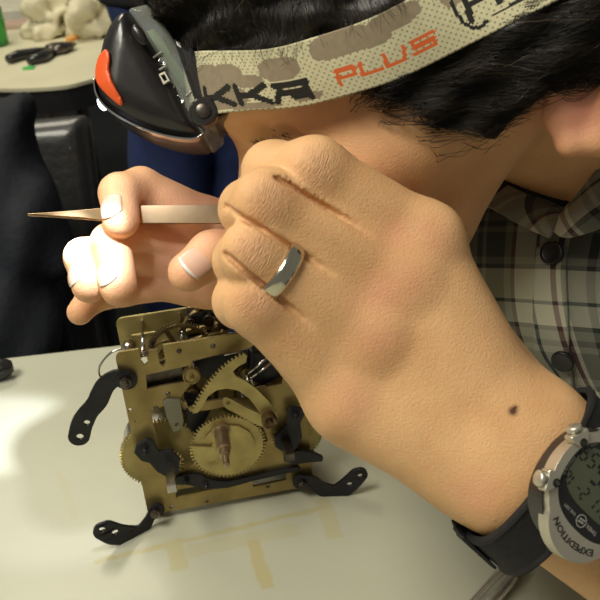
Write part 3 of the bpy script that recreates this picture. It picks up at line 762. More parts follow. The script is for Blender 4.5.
# ================================================================ WEDDING RING
rc = LF['ring'][0]; rp = pt(271, 271, .2935); rax = nrm((rc[0]-rc[1])); 
t_ = np.clip((rp-rc[1])@rax, 0, 1); rcen = rc[1]+rax*t_
d1 = nrm(-vF-rax*(-vF@rax)); d2 = np.cross(rax, d1)
V = []; NN_ = 72; prof = [(-.0030, .0000), (-.0026, .0007), (-.0014, .0011), (0, .0012), (.0014, .0011), (.0026, .0007), (.0030, 0), (.0024, -.0006), (-.0024, -.0006)]
finger = UN([UN(chain(*LF['ring']), .006)], 0)
for i in range(NN_):
    a = 2*PI*i/NN_; dd = d1*math.cos(a)+d2*math.sin(a); R0 = .01185
    for (x, r_) in prof: V.append(rcen+rax*x+dd*(R0+r_))
m_ = len(prof); Fc = [(i*m_+k, ((i+1) % NN_)*m_+k, ((i+1) % NN_)*m_+(k+1) % m_, i*m_+(k+1) % m_) for i in range(NN_) for k in range(m_)]
M_ring = mat('ring_metal', (.72, .68, .56), .16, 1, (.6, .56, .46), 60)
ro = mesh('wedding_ring', V, Fc, M_ring); tag(ro, 'plain polished silver band ring on the ring finger', 'ring')

# ================================================================ SHIRT
def math_nodes(nt):
    def M(op, a, b_=None, c_=None):
        n = nt.nodes.new('ShaderNodeMath'); n.operation = op
        for i, v in enumerate((a, b_, c_)):
            if v is None: continue
            if isinstance(v, (int, float)): n.inputs[i].default_value = v
            else: nt.links.new(v, n.inputs[i])
        return n.outputs[0]
    return M
def plaid_mat(name='plaid', gain=1.0):
    m = bpy.data.materials.new(name); m.use_nodes = True; nt = m.node_tree; b = nt.nodes['Principled BSDF']; M = math_nodes(nt)
    b.inputs['Roughness'].default_value = .9; b.inputs['Sheen Weight'].default_value = .15
    tc = nt.nodes.new('ShaderNodeAttribute'); tc.attribute_name = 'cloth'; sp = nt.nodes.new('ShaderNodeSeparateColor'); nt.links.new(tc.outputs['Color'], sp.inputs[0])
    def ramp(v, period, off, stops):
        f_ = M('FRACT', M('ADD', M('DIVIDE', v, period), off)); r = nt.nodes.new('ShaderNodeValToRGB'); r.color_ramp.interpolation = 'CONSTANT'
        els = r.color_ramp.elements
        while len(els) < len(stops): els.new(.5)
        for e, (p, c) in zip(els, stops): e.position = p; e.color = (*c, 1)
        nt.links.new(f_, r.inputs[0]); return r.outputs[0]
    lt, md, dk, mr, bl = (.64, .63, .50), (.20, .21, .16), (.022, .025, .025), (.12, .02, .025), (.05, .07, .09)
    vx = ramp(sp.outputs[0], .052, .0, [(0, lt), (.16, bl), (.19, lt), (.34, mr), (.385, lt), (.42, md), (.56, dk), (.62, md), (.66, dk), (.86, md), (.93, mr), (.97, lt)])
    vy = ramp(sp.outputs[1], .052, .1, [(0, lt), (.16, bl), (.19, lt), (.36, dk), (.40, md), (.48, dk), (.53, md), (.58, dk), (.80, md), (.86, dk), (.90, lt)])
    mx = nt.nodes.new('ShaderNodeMix'); mx.data_type = 'RGBA'; mx.inputs[0].default_value = .5; nt.links.new(vx, mx.inputs[6]); nt.links.new(vy, mx.inputs[7])
    mu = nt.nodes.new('ShaderNodeMix'); mu.data_type = 'RGBA'; mu.blend_type = 'MULTIPLY'; mu.inputs[0].default_value = .75; nt.links.new(vx, mu.inputs[6]); nt.links.new(vy, mu.inputs[7])
    m2 = nt.nodes.new('ShaderNodeMix'); m2.data_type = 'RGBA'; m2.inputs[0].default_value = .3; nt.links.new(mx.outputs[2], m2.inputs[6]); nt.links.new(mu.outputs[2], m2.inputs[7])
    nt.links.new(m2.outputs[2], b.inputs['Base Color'])
    wv = M('MULTIPLY', M('ADD', M('SINE', M('MULTIPLY', M('ADD', sp.outputs[0], sp.outputs[1]), 9000)), 1), .5)
    bp = nt.nodes.new('ShaderNodeBump'); bp.inputs['Distance'].default_value = .0002; nt.links.new(wv, bp.inputs['Height']); nt.links.new(bp.outputs[0], b.inputs['Normal'])
    return m
M_plaid = plaid_mat()
# cloth coordinates: across (cx) and down (cz) of the chest
cz = nrm(pt(485, 400, .45)-pt(500, 200, .45)); cz = nrm(cz+np.array([.25, 0, 0])*0); cxv = nrm(np.cross(cz, np.array([-1., -.35, .45]))); cxv = cxv if cxv@vR > 0 else -cxv
def cloth_coords(o, rot=0.0):
    me = o.data; n = len(me.vertices); co = np.empty(n*3, np.float32); me.vertices.foreach_get('co', co); co = co.reshape(-1, 3)-pt(545, 240, .43)
    x, z = co@cxv, co@cz; c, s_ = math.cos(rot), math.sin(rot)
    col = np.zeros((n, 4), np.float32); col[:, 0] = x*c+z*s_+2.0; col[:, 1] = z*c-x*s_+2.0; col[:, 3] = 1
    at = me.attributes.new('cloth', 'FLOAT_COLOR', 'POINT'); at.data.foreach_set('color', col.ravel())
def fold(p):
    return -(.015+.0022*np.sin(p[:, 2]*46+p[:, 1]*31+2.2*np.sin(p[:, 1]*17))+.0016*np.sin(p[:, 0]*55-p[:, 2]*70+p[:, 1]*24))
torsS = UN([RC((.245, .33, .075), (.43, .33, -.32), .088, .10), RC((.235, .49, .085), (.43, .48, -.32), .090, .10), RC((.255, .41, .07), (.45, .41, -.36), .10, .12),
            RC(SHL, NB-np.array([-.02, 0, .03]), .05, .045), RC(SHR, NB-np.array([-.02, 0, .03]), .05, .045), RC(pt(505, 290, .46), pt(600, 262, .425), .042, .040), RC(pt(600, 262, .425), pt(680, 300, .42), .040, .05)], .04)
sleeves = UN([RC(SHL, ELB+(SHL-ELB)*.25, .056, .046), RC(SHR, ELR+(SHR-ELR)*.12, .056, .046)], .02)
shirtn = FN(UN([torsS, sleeves], .04), fold, .02)
TABLE_X = xr
shirt = sdf_obj('shirt', shirtn, (.02, .08, -.45), (.64, .74, .26), .0042, M_plaid, body)
cloth_coords(shirt)
shirt['label'] = 'plaid button shirt in pale grey green, black and maroon'
und = FN(UN([RC(pt(553, 196, .408), pt(650, 185, .392), .030, .036)], 0), lambda p: -.002-.001*np.sin(p[:, 2]*150+p[:, 0]*60), .004)
M_under = mat('undershirt', (.014, .014, .015), .9, 0, (.02, .02, .02), 60)
sdf_obj('undershirt', und, NB-.2, NB+.16, .0035, M_under, body)
def sheet(name, pts, m, nu=26, nv=12, th=.0022, rot=0, bulge=.004, sub=True):
    # bicubic-ish patch from a grid of points (rows of points)
    A = np.array(pts, float); r_, c_ = A.shape[:2]
    rows = [np.array(spline(list(row), max(1, nu//(c_-1)), False)) for row in A]; rows = np.array(rows)
    V = np.array([spline(list(rows[:, j]), max(1, nv//(r_-1)), False) for j in range(rows.shape[1])]); a, b = V.shape[:2]
    ix = np.arange(a*b).reshape(a, b); Q = np.stack([ix[:-1, :-1], ix[1:, :-1], ix[1:, 1:], ix[:-1, 1:]], -1).reshape(-1, 4)
    o = mesh(name, V.reshape(-1, 3), Q, m, shirt); s_ = o.modifiers.new('solid', 'SOLIDIFY'); s_.thickness = th; s_.offset = 0
    if m is M_plaid: cloth_coords(o, rot)
    return o
# collar leaves
sheet('collar', [[pt(486, 205, .388), pt(515, 222, .378), pt(549, 238, .366)], [pt(500, 193, .388), pt(526, 207, .376), pt(558, 222, .364)], [pt(524, 174, .392), pt(548, 192, .385), pt(572, 212, .376)]], M_plaid, rot=.9)
sheet('collar', [[pt(556, 232, .362), pt(566, 238, .356), pt(588, 233, .350), pt(640, 215, .34)], [pt(560, 219, .360), pt(578, 214, .352), pt(600, 203, .346), pt(645, 180, .34)], [pt(564, 212, .362), pt(583, 190, .356), pt(605, 162, .352), pt(655, 110, .35)]], M_plaid, rot=-.7)
# placket strip and buttons
rows = []
for (xa, xb, y) in ((538, 566, 247), (535, 566, 275), (534, 568, 320), (536, 570, 365), (540, 574, 410), (546, 580, 450)):
    rows.append([on_surface(shirtn, xa+(xb-xa)*t, y, off=.0018) for t in (0, .5, 1)])
sheet('placket', rows, M_plaid, nu=8, nv=30, th=.0025)
M_btn = mat('button_black', (.008, .008, .009), .35)
for (x, y) in ((552, 253), (563, 361)):
    c_ = on_surface(shirtn, x, y, off=.0040); n_ = grad(shirtn, c_[None])[0]
    g = G(); g.lathe(c_, n_, [(-.001, .0050), (.0008, .0052), (.0016, .0048), (.0012, .0038), (.0010, .001)], 28)
    g.obj('shirt_button', M_btn, shirt, True)
# ================================================================ WATCH
WC = pt(597, 494, .274); nW = nrm(-vF+.22*(.57*vR+.82*vU)); nW = nrm(nW-AX*(nW@AX)); _c, _s = math.cos(math.radians(-9)), math.sin(math.radians(-9)); xw = -AX*_c+np.cross(nW, -AX)*_s; yw = nrm(np.cross(nW, xw))
wm = Matrix(((xw[0], yw[0], nW[0]), (xw[1], yw[1], nW[1]), (xw[2], yw[2], nW[2])))
watch = empty('wristwatch', tuple(WC), wm); tag(watch, 'silver and black digital sports watch with a black strap on the wrist', 'watch')
tW = (WC-wr)@AX; cW = wr+AX*tW
cl = np.array([(cW-WC)@xw, (cW-WC)@yw, (cW-WC)@nW])   # forearm centre in watch space
# strap loop in the y-z plane, drifting toward the hand as it goes down
V = []; NL = 96
for i in range(NL):
    a = 2*PI*i/NL; ry, rz = .0325, max(.0225, abs(cl[2])*0+.0225)
    y = cl[1]+ry*np.sign(math.cos(a))*abs(math.cos(a))**.85; z = cl[2]-.002+rz*np.sign(math.sin(a))*abs(math.sin(a))**.85
    dip = (1-math.sin(a))*.5; xo = -.0145*dip
    ny, nz = math.cos(a)/ry, math.sin(a)/rz; L = math.hypot(ny, nz); ny /= L; nz /= L
    for (x, t) in ((-.0098, 0), (-.0098, .0026), (-.0088, .0030), (-.0074, .0024), (.0074, .0024), (.0088, .0030), (.0098, .0026), (.0098, 0)):
        V.append((x+xo, y+ny*t, z+nz*t))
Fc = [(i*8+k, i*8+(k+1) % 8, ((i+1) % NL)*8+(k+1) % 8, ((i+1) % NL)*8+k) for i in range(NL) for k in range(8)]
M_strap = mat('strap', (.009, .009, .010), .8, 0, (.014, .014, .015), 300, .0003, 1500)
strap = mesh('strap', V, Fc, M_strap, watch, False)
# hook and loop flap on the underside edge
g = G()
for i in range(7):
    a = math.radians(-8-i*9); 
    g.box((-.0030, cl[1]+.0362*math.cos(a), cl[2]-.002+.0262*math.sin(a)), (.0092, .0006, .0024), [(1, 0, 0), (0, math.cos(a), math.sin(a)), (0, -math.sin(a), math.cos(a))])
g.obj('strap_flap', M_strap, strap, bevel=.0004)
W0 = np.zeros(3); WXY = (W0, np.array([1., 0, 0]), np.array([0, 0, 1.]), np.array([0, 1., 0]))   # prism frame: (x,y) plane, thickness along z
def se(rx, ry, n=64, p=2.3, cx=0, cy=0): return [(cx+rx*np.sign(math.cos(t))*abs(math.cos(t))**(2/p), cy+ry*np.sign(math.sin(t))*abs(math.sin(t))**(2/p)) for t in np.linspace(0, 2*PI, n, endpoint=False)]
g = G(); g.prism(se(.0188, .0200), [], -.0085, -.001, WXY); g.obj('case', M_plastic, watch, bevel=.0015, seg=3)
outer = []
for t in np.linspace(0, 2*PI, 96, endpoint=False):
    r_ = .0196+.0030*max(0, abs(math.sin(t))-.78)/.22*1.2; outer.append((r_*math.cos(t), r_*math.sin(t)))
inner = se(.0164, .0146, 64, 2.4, 0, -.0005)
g = G(); g.prism(outer, [inner], -.0035, .0018, WXY); g.obj('bezel', M_silver, watch, bevel=.0012, seg=3)
g = G(); g.prism(se(.0166, .0148, 64, 2.4, 0, -.0005), [], -.002, .0008, WXY); g.obj('face', mat('face_black', (.010, .010, .011), .15, coat=.5), watch)
g = G(); g.prism(se(.0146, .0096, 64, 3.0, -.0003, -.0022), [], .0005, .0010, WXY); g.obj('display', M_lcd, watch)
def text_mesh(name, txt, size, m, parent, fn, bold=0.0, thick=.0001, fontscale=1.0, align='CENTER'):
    cu = bpy.data.curves.new('t', 'FONT'); cu.body = txt; cu.size = size; cu.offset = bold; cu.align_x = align; cu.align_y = 'CENTER'; cu.resolution_u = 2
    to = bpy.data.objects.new('t', cu); C.objects.link(to); bpy.context.view_layer.update()
    me = bpy.data.meshes.new_from_object(to); bpy.data.objects.remove(to); bpy.data.curves.remove(cu)
    me.name = name; me.materials.clear(); me.materials.append(m)
    for v in me.vertices:
        q = fn(v.co.x*fontscale, v.co.y); v.co = Vector([float(a) for a in q])
    o = bpy.data.objects.new(name, me); C.objects.link(o); o.parent = parent; return o
flat = lambda cx, cy, z, rot=0: (lambda x, y: (cx+x*math.cos(rot)-y*math.sin(rot), cy+x*math.sin(rot)+y*math.cos(rot), z))
arc = lambda R_, z, c0=0: (lambda x, y: ((R_+y)*math.sin(x/R_+c0), (R_+y)*math.cos(x/R_+c0), z))
arcd = lambda R_, z, c0=0: (lambda x, y: ((R_-y)*math.sin(x/R_+c0), -(R_-y)*math.cos(x/R_+c0), z))
text_mesh('lettering', 'EXPEDITION', .0030, M_ink, watch, arc(.0181, .00195), .00006, fontscale=1.15)
text_mesh('lettering', 'TIMEX', .0017, M_grey, watch, flat(-.0050, .0102, .00085), .00003)
text_mesh('lettering', 'WR 50M', .0015, M_grey, watch, flat(.0058, .0102, .00085), .00002)
text_mesh('lettering', 'INDIGLO', .0017, M_grey, watch, lambda x, y: ((.0154+y)*math.cos(-x/.0154), (.0154+y)*math.sin(-x/.0154), .00085), .00003)
text_mesh('lettering', 'CHRONO', .0015, M_grey, watch, flat(.0126, -.0098, .00085, math.radians(-125)), .00002)
g = G(); g.prism(circ(0, .0104, .0021, 28), [circ(0, .0104, .0018, 28)], .0008, .0009, WXY); g.prism([(-.0011, .0109), (.0012, .0113), (.0011, .0107), (-.0010, .0103)], [], .0008, .0009, WXY)
g.prism([(-.0012, .0099), (.0010, .0103), (.0011, .0098), (-.0011, .0094)], [], .0008, .0009, WXY); g.obj('emblem', M_grey, watch)
SEG = {'0': 'abcdef', '1': 'bc', '2': 'abged', '3': 'abgcd', '4': 'fgbc', '5': 'afgcd', '6': 'afgedc', '7': 'abc', '8': 'abcdefg', '9': 'abcdfg', 'S': 'afgcd', 'U': 'bcdef', 'A': 'abcefg', '-': 'g', ' ': ''}
def seg(g, ch, x, y, w, h, t):
    P7 = {'a': ((0, h), (w, h)), 'd': ((0, 0), (w, 0)), 'g': ((0, h/2), (w, h/2)), 'f': ((0, h/2), (0, h)), 'b': ((w, h/2), (w, h)), 'e': ((0, 0), (0, h/2)), 'c': ((w, 0), (w, h/2))}
    for s_ in SEG[ch]:
        (a, b), (c_, d) = P7[s_]; sl_ = .12
        hx, hy = (.0, t/2) if b == d else (t/2, 0); gx, gy = (t*.6, 0) if b == d else (0, t*.6)
        q = [(a+gx-hx, b+gy-hy), (c_-gx-hx, d-gy-hy), (c_-gx+hx, d-gy+hy), (a+gx+hx, b+gy+hy)]
        g.prism([(1.14*(x+u+sl_*v)+.0026, 1.14*(y+v)-.0006) for u, v in q], [], .00101, .00108, WXY)
g = G()
for i, ch in enumerate('2 26'): 
    if ch != ' ': seg(g, ch, -.0112+[0, 0, .0056, .0102][i], -.0078, .0033, .0072, .00095)
for yy in (-.0058, -.0025): g.prism([(1.14*a+.0026, 1.14*b-.0006) for a, b in ((-.0070, yy), (-.0061, yy), (-.0061, yy+.0009), (-.0070, yy+.0009))], [], .00101, .00108, WXY)
for i, ch in enumerate('59'): seg(g, ch, .0040+i*.0034, -.0076, .0022, .0044, .0006)
for i, ch in enumerate('SU'): seg(g, ch, -.0086+i*.0034, .0016, .0021, .0036, .0005)
for i, ch in enumerate('2-12'): seg(g, ch, .0008+i*.0026, .0016, .0016, .0036, .0005)
g.obj('digits', M_ink, watch)
# side pushers on shield shaped lugs
for (an, lab) in ((25, 1), (-25, 1), (155, 1), (205, 1)):
    a = math.radians(an); d_ = (math.cos(a), math.sin(a)); n2 = (-d_[1], d_[0])
    W_ = lambda r_, s_: (d_[0]*r_+n2[0]*s_, d_[1]*r_+n2[1]*s_)
    g = G(); g.prism([W_(.0222, -.0034), W_(.0222, .0034), W_(.0205, .0036), W_(.0175, .0014), W_(.0168, 0), W_(.0175, -.0014), W_(.0205, -.0036)], [], -.001, .0032, WXY)
    lug = g.obj('lug', M_silver, watch, bevel=.0007, seg=3)
    g = G(); g.lathe((*W_(.0186, 0), .0030), (0, 0, 1), [(0, .0014), (.0004, .0014), (.0005, .0009), (.0002, .0008), (.0002, .0001)], 20); g.obj('screw', M_ink, lug)
    g = G(); g.lathe((*W_(.0222, 0), .0008), (d_[0], d_[1], 0), [(0, .0026), (.0016, .0026), (.0021, .0020), (.0022, .0005)], 24); g.obj('pusher', M_silver, watch, True)
g = G(); g.prism(se(.0042, .0022, 32, 2, 0, -.0168), [], .0012, .0026, WXY); g.obj('light_button', M_plastic, watch, bevel=.0008, seg=3)

# ================================================================ CLOCK MOVEMENT
MO = np.array([-.0927, .3645, .004]); YAW = .1391
mX = np.array([math.cos(YAW), math.sin(YAW), 0]); mY = np.array([-math.sin(YAW), math.cos(YAW), 0]); mZ = np.array([0, 0, 1.])
mov = empty('clock_movement', tuple(MO), Matrix.Rotation(YAW, 3, 'Z')); tag(mov, 'brass plated mechanical clock movement with exposed gears standing on the table', 'clock movement')
def pl(px, py, y=0.0):
    d = pt(px, py, 1)-CAM; t = ((MO+mY*y-CAM)@mY)/(d@mY); q = CAM+t*d-MO; return (float(q@mX), float(q[2]))
def pls(pts, y=0.0): return [pl(a, b, y) for a, b in pts]
def mv(poly, holes, y0, y1, name, m, bevel=.0002, parent=None, label=None):
    g = G(); g.prism(poly, holes, y0, y1); o = g.obj(name, m, parent or mov, bevel=bevel)
    if label: o['label'] = label
    return o
def rrect(x0, z0, x1, z1, r, n=6):
    o = []
    for cx, cz_, a in ((x1-r, z1-r, 0), (x0+r, z1-r, PI/2), (x0+r, z0+r, PI), (x1-r, z0+r, 3*PI/2)):
        o += [(cx+r*math.cos(a+PI/2*k/n), cz_+r*math.sin(a+PI/2*k/n)) for k in range(n+1)]
    return o
PW, PH, PD = .092, .1036, .0374
TH = .0016
# front plate outline with two notches in the top edge
ol = [(0.003, 0)]
ol = rrect(0, 0, PW, PH, .004)
# insert notches between top corners (list goes: TR corner, TL corner, ...)
tr, rest = ol[:7], ol[7:]
notch = [(.0235, PH), (.0235, PH-.010), (.0222, PH-.0125), (.0205, PH-.010), (.0205, PH-.002), (.0165, PH-.0015), (.0150, PH-.004), (.0150, PH-.0085), (.0130, PH-.0095), (.0120, PH-.0070), (.0120, PH)]
ol = tr+notch+rest
slot = pls([(146, 375), (188, 366), (189, 381), (147, 389)])
cut = pls([(192, 361), (250, 348), (258, 342), (272, 348), (284, 370), (282, 384), (258, 389), (250, 400), (232, 398), (205, 402), (188, 408), (180, 398), (190, 385)])
win = pls([(150, 411), (164, 406), (186, 402), (190, 412), (210, 410), (240, 404), (262, 425), (268, 440), (258, 452), (250, 462), (214, 466), (196, 464), (184, 470), (166, 462), (160, 448)])
sA, sB = pls([(176, 498), (196, 493), (228, 486), (228, 481), (176, 490)]), pls([(253, 477), (287, 470), (286, 480), (253, 487)])
hls = [slot, cut, win, sA, sB]+[circ(*pl(*q), r_, 12) for q, r_ in (((172, 507), .0014), ((207, 501), .0010), ((268, 486), .0014), ((130, 410), .0010), ((136, 421), .0008))]
mv(ol, hls, 0, TH, 'front_plate', M_brass, .0003)
mv(rrect(0, 0, PW, PH, .004), [rrect(.050, .062, .078, .092, .002), rrect(.006, .070, .016, .078, .001)], PD-TH, PD, 'back_plate', M_brass2, .0003)
# screws/pivots on the front plate
for q in ((146, 354), (179, 351), (213, 346), (168, 394), (156, 408)):
    x, z = pl(*q); g = G(); g.lathe((x, 0, z), (0, -1, 0), [(-.001, .0013), (.0003, .0013), (.0006, .0009), (.0004, .0002)], 16); g.obj('pivot', M_steeldk, mov, True)
# pillars
for (x, z) in ((.0045, .0870), (.0040, .0045), (.0865, .0045), (.0865, .0950)):
    g = G(); g.lathe((x, TH, z), (0, 1, 0), [(0, .0035), (.004, .0035), (.005, .0026), (PD-2*TH-.005, .0026), (PD-2*TH-.004, .0035), (PD-2*TH, .0035)], 24); g.obj('pillar', M_steel, mov, auto=.5)
for px_ in ((.0135, .0995), (.0335, .1000)):
    g = G(); g.tube([(px_[0], TH-.001, px_[1]), (px_[0], PD-TH, px_[1])], .0011, 14); g.obj('post', M_chrome, mov, True)
g = G(); g.box((.0140, .022, .0995), (.0062, .0007, .0007)); g.box((.0120, .0215, .0985), (.0022, .0006, .0012)); g.box((.0165, .0225, .0985), (.0022, .0006, .0010)); g.obj('stop_arm', M_brass2, mov, bevel=.0002)
# mounting straps in black steel
def ribbon(px_pts, w, y, name, holes, yend=None):
    yend = y if yend is None else yend; N0 = len(px_pts)
    c = [np.array(pl(a, b, y+(yend-y)*i/(N0-1))) for i, (a, b) in enumerate(px_pts)]; sp2 = spline([tuple(p) for p in c], 5, False); n = len(sp2); L, Rr = [], []
    for i, p in enumerate(sp2):
        t = np.array(sp2[min(i+1, n-1)])-np.array(sp2[max(i-1, 0)]); t /= np.linalg.norm(t)+1e-12; nn = np.array([-t[1], t[0]])
        ww = np.interp(i/(n-1), [a for a, _ in w], [b for _, b in w]); L.append(tuple(p+nn*ww)); Rr.append(tuple(p-nn*ww))
    te = np.array(sp2[-1])-np.array(sp2[-2]); te /= np.linalg.norm(te); ne = np.array([-te[1], te[0]]); we = w[-1][1]
    cap_ = [tuple(np.array(sp2[-1])+ne*we*math.cos(a)+te*we*math.sin(a)) for a in np.linspace(.2, PI-.2, 9)]
    t0 = np.array(sp2[0])-np.array(sp2[1]); t0 /= np.linalg.norm(t0); n0 = np.array([-t0[1], t0[0]]); w0 = w[0][1]
    cap0 = [tuple(np.array(sp2[0])+n0*w0*math.cos(a)+t0*w0*math.sin(a)) for a in np.linspace(.2, PI-.2, 9)]
    poly = L+cap_+Rr[::-1]+cap0
    hh = [circ(*pl(a, b, yend), r_, 18) for a, b, r_ in holes]
    o = mv(poly, hh, y-.0009, y+.0009, name, M_black, .0003)
    if yend != y:
        xa, xb = c[0][0], c[-1][0]
        for v in o.data.vertices: v.co.y += (yend-y)*min(1, max(0, (v.co.x-xa)/(xb-xa)))
    return o
def bolt(px, py, y, r_, parent, m=M_steeldk):
    x, z = pl(px, py, y); g = G(); g.lathe((x, y, z), (0, -1, 0), [(0, r_*1.35), (.0006, r_*1.35), (.0007, r_*1.1), (.0010, r_*1.1)], 28); g.obj('washer', M_black, parent, auto=.5)
    g = G(); g.lathe((x, y-.0008, z), (0, -1, 0), [(0, r_), (.0024, r_), (.0028, r_*.8), (.0026, r_*.45), (.0034, r_*.4), (.0036, r_*.1)], 6 if r_ > .0025 else 16); g.obj('bolt', m, parent, bevel=.0002)
b_ = ribbon([(127, 380), (116, 378), (105, 386), (97, 402), (88, 413), (82, 424), (79, 436)], [(0, .0052), (.2, .0045), (.45, .0050), (.6, .0046), (.8, .0054), (1, .0054)], -.0022, 'mounting_strap', [(87, 422, .0016), (80, 436, .0019)])
bolt(126, 380, -.0032, .0034, b_)
b_ = ribbon([(156, 510), (150, 519), (143, 530), (133, 536), (118, 535), (104, 531)], [(0, .0046), (.2, .0030), (.45, .0042), (.6, .0050), (1, .0056)], -.0032, 'mounting_strap', [(102, 529, .0017), (115, 535, .0017)], -.017)
bolt(155, 511, -.0042, .0030, b_)
b_ = ribbon([(301, 481), (311, 481), (322, 489), (336, 492), (346, 487), (359, 475)], [(0, .0048), (.15, .0034), (.4, .0044), (.6, .0050), (1, .0048)], -.0026, 'mounting_strap', [(350, 485, .0015), (360, 475, .0015)], -.010)
bolt(302, 482, -.0036, .0026, b_)
# wire loop on the left
g = G(); wl = [pl(a, b, .006) for a, b in ((122, 349), (112, 352), (103, 361), (99, 369), (100, 376), (107, 377), (120, 371))]
g.tube([(x, .006, z) for x, z in spline(wl, 5, False)], .00055, 10); g.obj('wire_loop', M_chrome, mov, True)
# great wheels with their spring barrels
for (cx, cz_) in ((.0125, .031), (.0795, .031)):
    g = G(); g.prism(gear_outline(cx, cz_, .0225, 72, .0016), [], .0105, .0125); gw = g.obj('great_wheel', M_brass2, mov, bevel=.0001)
    g = G(); g.lathe((cx, .0125, cz_), (0, 1, 0), [(0, .0205), (.0145, .0205), (.0155, .0198), (.0155, .004)], 60); g.obj('spring_barrel', M_steel if cx < .05 else M_brass, gw, auto=.5)

# upper left great wheel teeth showing at plate side: inner train wheels
def wheel(cx, cz_, r, teeth, dep, y, name='gear', m=M_brass2, spokes=4, hub=.003, th=.0012, a0=0, rim=.86):
    hs = spoke_holes(cx, cz_, hub*1.5, r*rim-.0003, spokes, .0022, a0) if spokes else []
    g = G(); g.prism(gear_outline(cx, cz_, r, teeth, dep, a0=a0), hs, y, y+th); o = g.obj(name, m, mov, bevel=.00008)
    g = G(); g.lathe((cx, y-.0015, cz_), (0, 1, 0), [(0, hub), (th+.003, hub)], 20); g.obj('hub', M_brass, o, auto=.5)
    g = G(); g.tube([(cx, max(.0002, y-.010), cz_), (cx, min(PD-.0002, y+.022), cz_)], .0009, 10); g.obj('arbor', M_steel, o, True)
    return o
cx, cz_ = pl(181, 352, .009); wheel(cx, cz_, .0172, 72, .0015, .009, m=M_brassdk, spokes=4, a0=.4, rim=.84)
cx, cz_ = pl(246, 372, .012); wheel(cx, cz_, .0120, 56, .0011, .012, m=M_brassdk, spokes=4)
wheel(.034, .060, .0140, 64, .0012, .020, m=M_brassdk, spokes=5)
wheel(.060, .058, .0155, 66, .0012, .017, m=M_brassdk, spokes=5)
wheel(.024, .084, .0095, 48, .0010, .024, m=M_brass, spokes=4)
# dark strike hammer drum and finial rising over the top, at the back
cx, cz_ = pl(203, 326, .026)
g = G(); g.lathe((cx, .022, cz_), (0, 1, 0), [(0, .0020), (0, .0085), (.0008, .0098), (.007, .0098), (.008, .0085), (.008, .002)], 48); dr = g.obj('hammer_drum', M_plastic, mov, auto=.6)
g = G(); g.prism(circ(cx, cz_, .0104, 48), [circ(cx, cz_, .0094, 40)], .0235, .0265); g.obj('drum_rim', M_brass, dr)
fx, fz = pl(199, 299, .026); g = G(); g.lathe((fx, .026, fz-.006), (0, 0, 1), [(0, .0028), (.003, .0024), (.005, .0022), (.0065, .0016), (.0085, .0006), (.009, .0002)], 20); g.obj('finial', M_brass, mov, True)
for (q1, q2, y, h_) in (((186, 331), (224, 322), .016, .0012), ((190, 340), (228, 330), .008, .0010), ((188, 318), (178, 332), .014, .0010)):
    a, b = pl(*q1, y), pl(*q2, y); g = G(); g.prism([a, b, (b[0], b[1]-h_*2), (a[0], a[1]-h_*2)], [], y, y+.0022); g.obj('lever', M_brass, mov, bevel=.0002)
for (q, y, r_, m) in (((208, 318), .018, .0030, M_steeldk), ((190, 320), .020, .0022, M_steeldk), ((224, 320), .012, .0036, M_steeldk), ((216, 328), .014, .0028, M_brassdk)):
    x, z = pl(*q, y); g = G(); g.lathe((x, y-.004, z), (0, 1, 0), [(0, r_), (.002, r_), (.0025, r_*.5), (.010, r_*.5), (.0105, r_*.9), (.012, r_*.9)], 20); g.obj('arbor', m, mov, auto=.5)
g = G(); a = pl(152, 345, .02)
for (q1, q2, y) in (((150, 343), (158, 372), .004), ((187, 308), (188, 322), .022)):
    p1, p2 = pl(*q1, y), pl(*q2, y); g = G(); g.tube([(p1[0], y, p1[1]), (p2[0], y, p2[1])], .0007, 8); g.obj('post', M_steeldk, mov, True)
# dark escapement blocks in the big opening, then dark blocks added as shade
mv(pls([(194, 361), (250, 349), (250, 366), (196, 380)], .008), [], .008, .020, 'dark_block', M_black, .0006)
mv(pls([(250, 352), (276, 352), (281, 378), (262, 386), (250, 380)], .005), [], .005, .017, 'hammer_block', M_black, .001)
mv(pls([(142, 374), (192, 364), (192, 384), (144, 392)], .004), [], .004, .0055, 'dark_block', M_steeldk, .0004)  # added behind the slot to darken it, standing in for the shade inside
mv(pls([(184, 398), (205, 402), (214, 404), (206, 420), (198, 436), (188, 428)], .003), [], .003, .010, 'dark_block', M_black, .0006)  # added black block, gives the opening beside the window its deep shade
for (q1, q2) in (((248, 374), (267, 358)), ((251, 378), (271, 363)), ((251, 377), (254, 388)), ((193, 363), (194, 370)), ((224, 355), (241, 351))):
    p1, p2 = pl(*q1, .001), pl(*q2, .001); g = G(); g.tube([(p1[0], .001, p1[1]), (p2[0], .001, p2[1])], .00065, 8); g.obj('steel_pin', M_chrome, mov, True)
x, z = pl(192, 377, -.0016); g = G(); g.lathe((x, .002, z), (0, -1, 0), [(0, .0046), (.0034, .0046), (.0038, .0040), (.0030, .0034), (.0032, .0012), (.0060, .0010), (.0062, .0003)], 30); g.obj('collar', M_brass, mov, auto=.5)
mv(pls([(163, 402), (167, 399), (180, 399), (182, 410), (184, 421), (180, 430), (173, 431), (167, 418)], -.001), [circ(*pl(177, 424, -.001), .0012, 14)], -.0018, -.0002, 'steel_tab', mat('grey_steel', (.22, .21, .15), .5, .6), .0003)
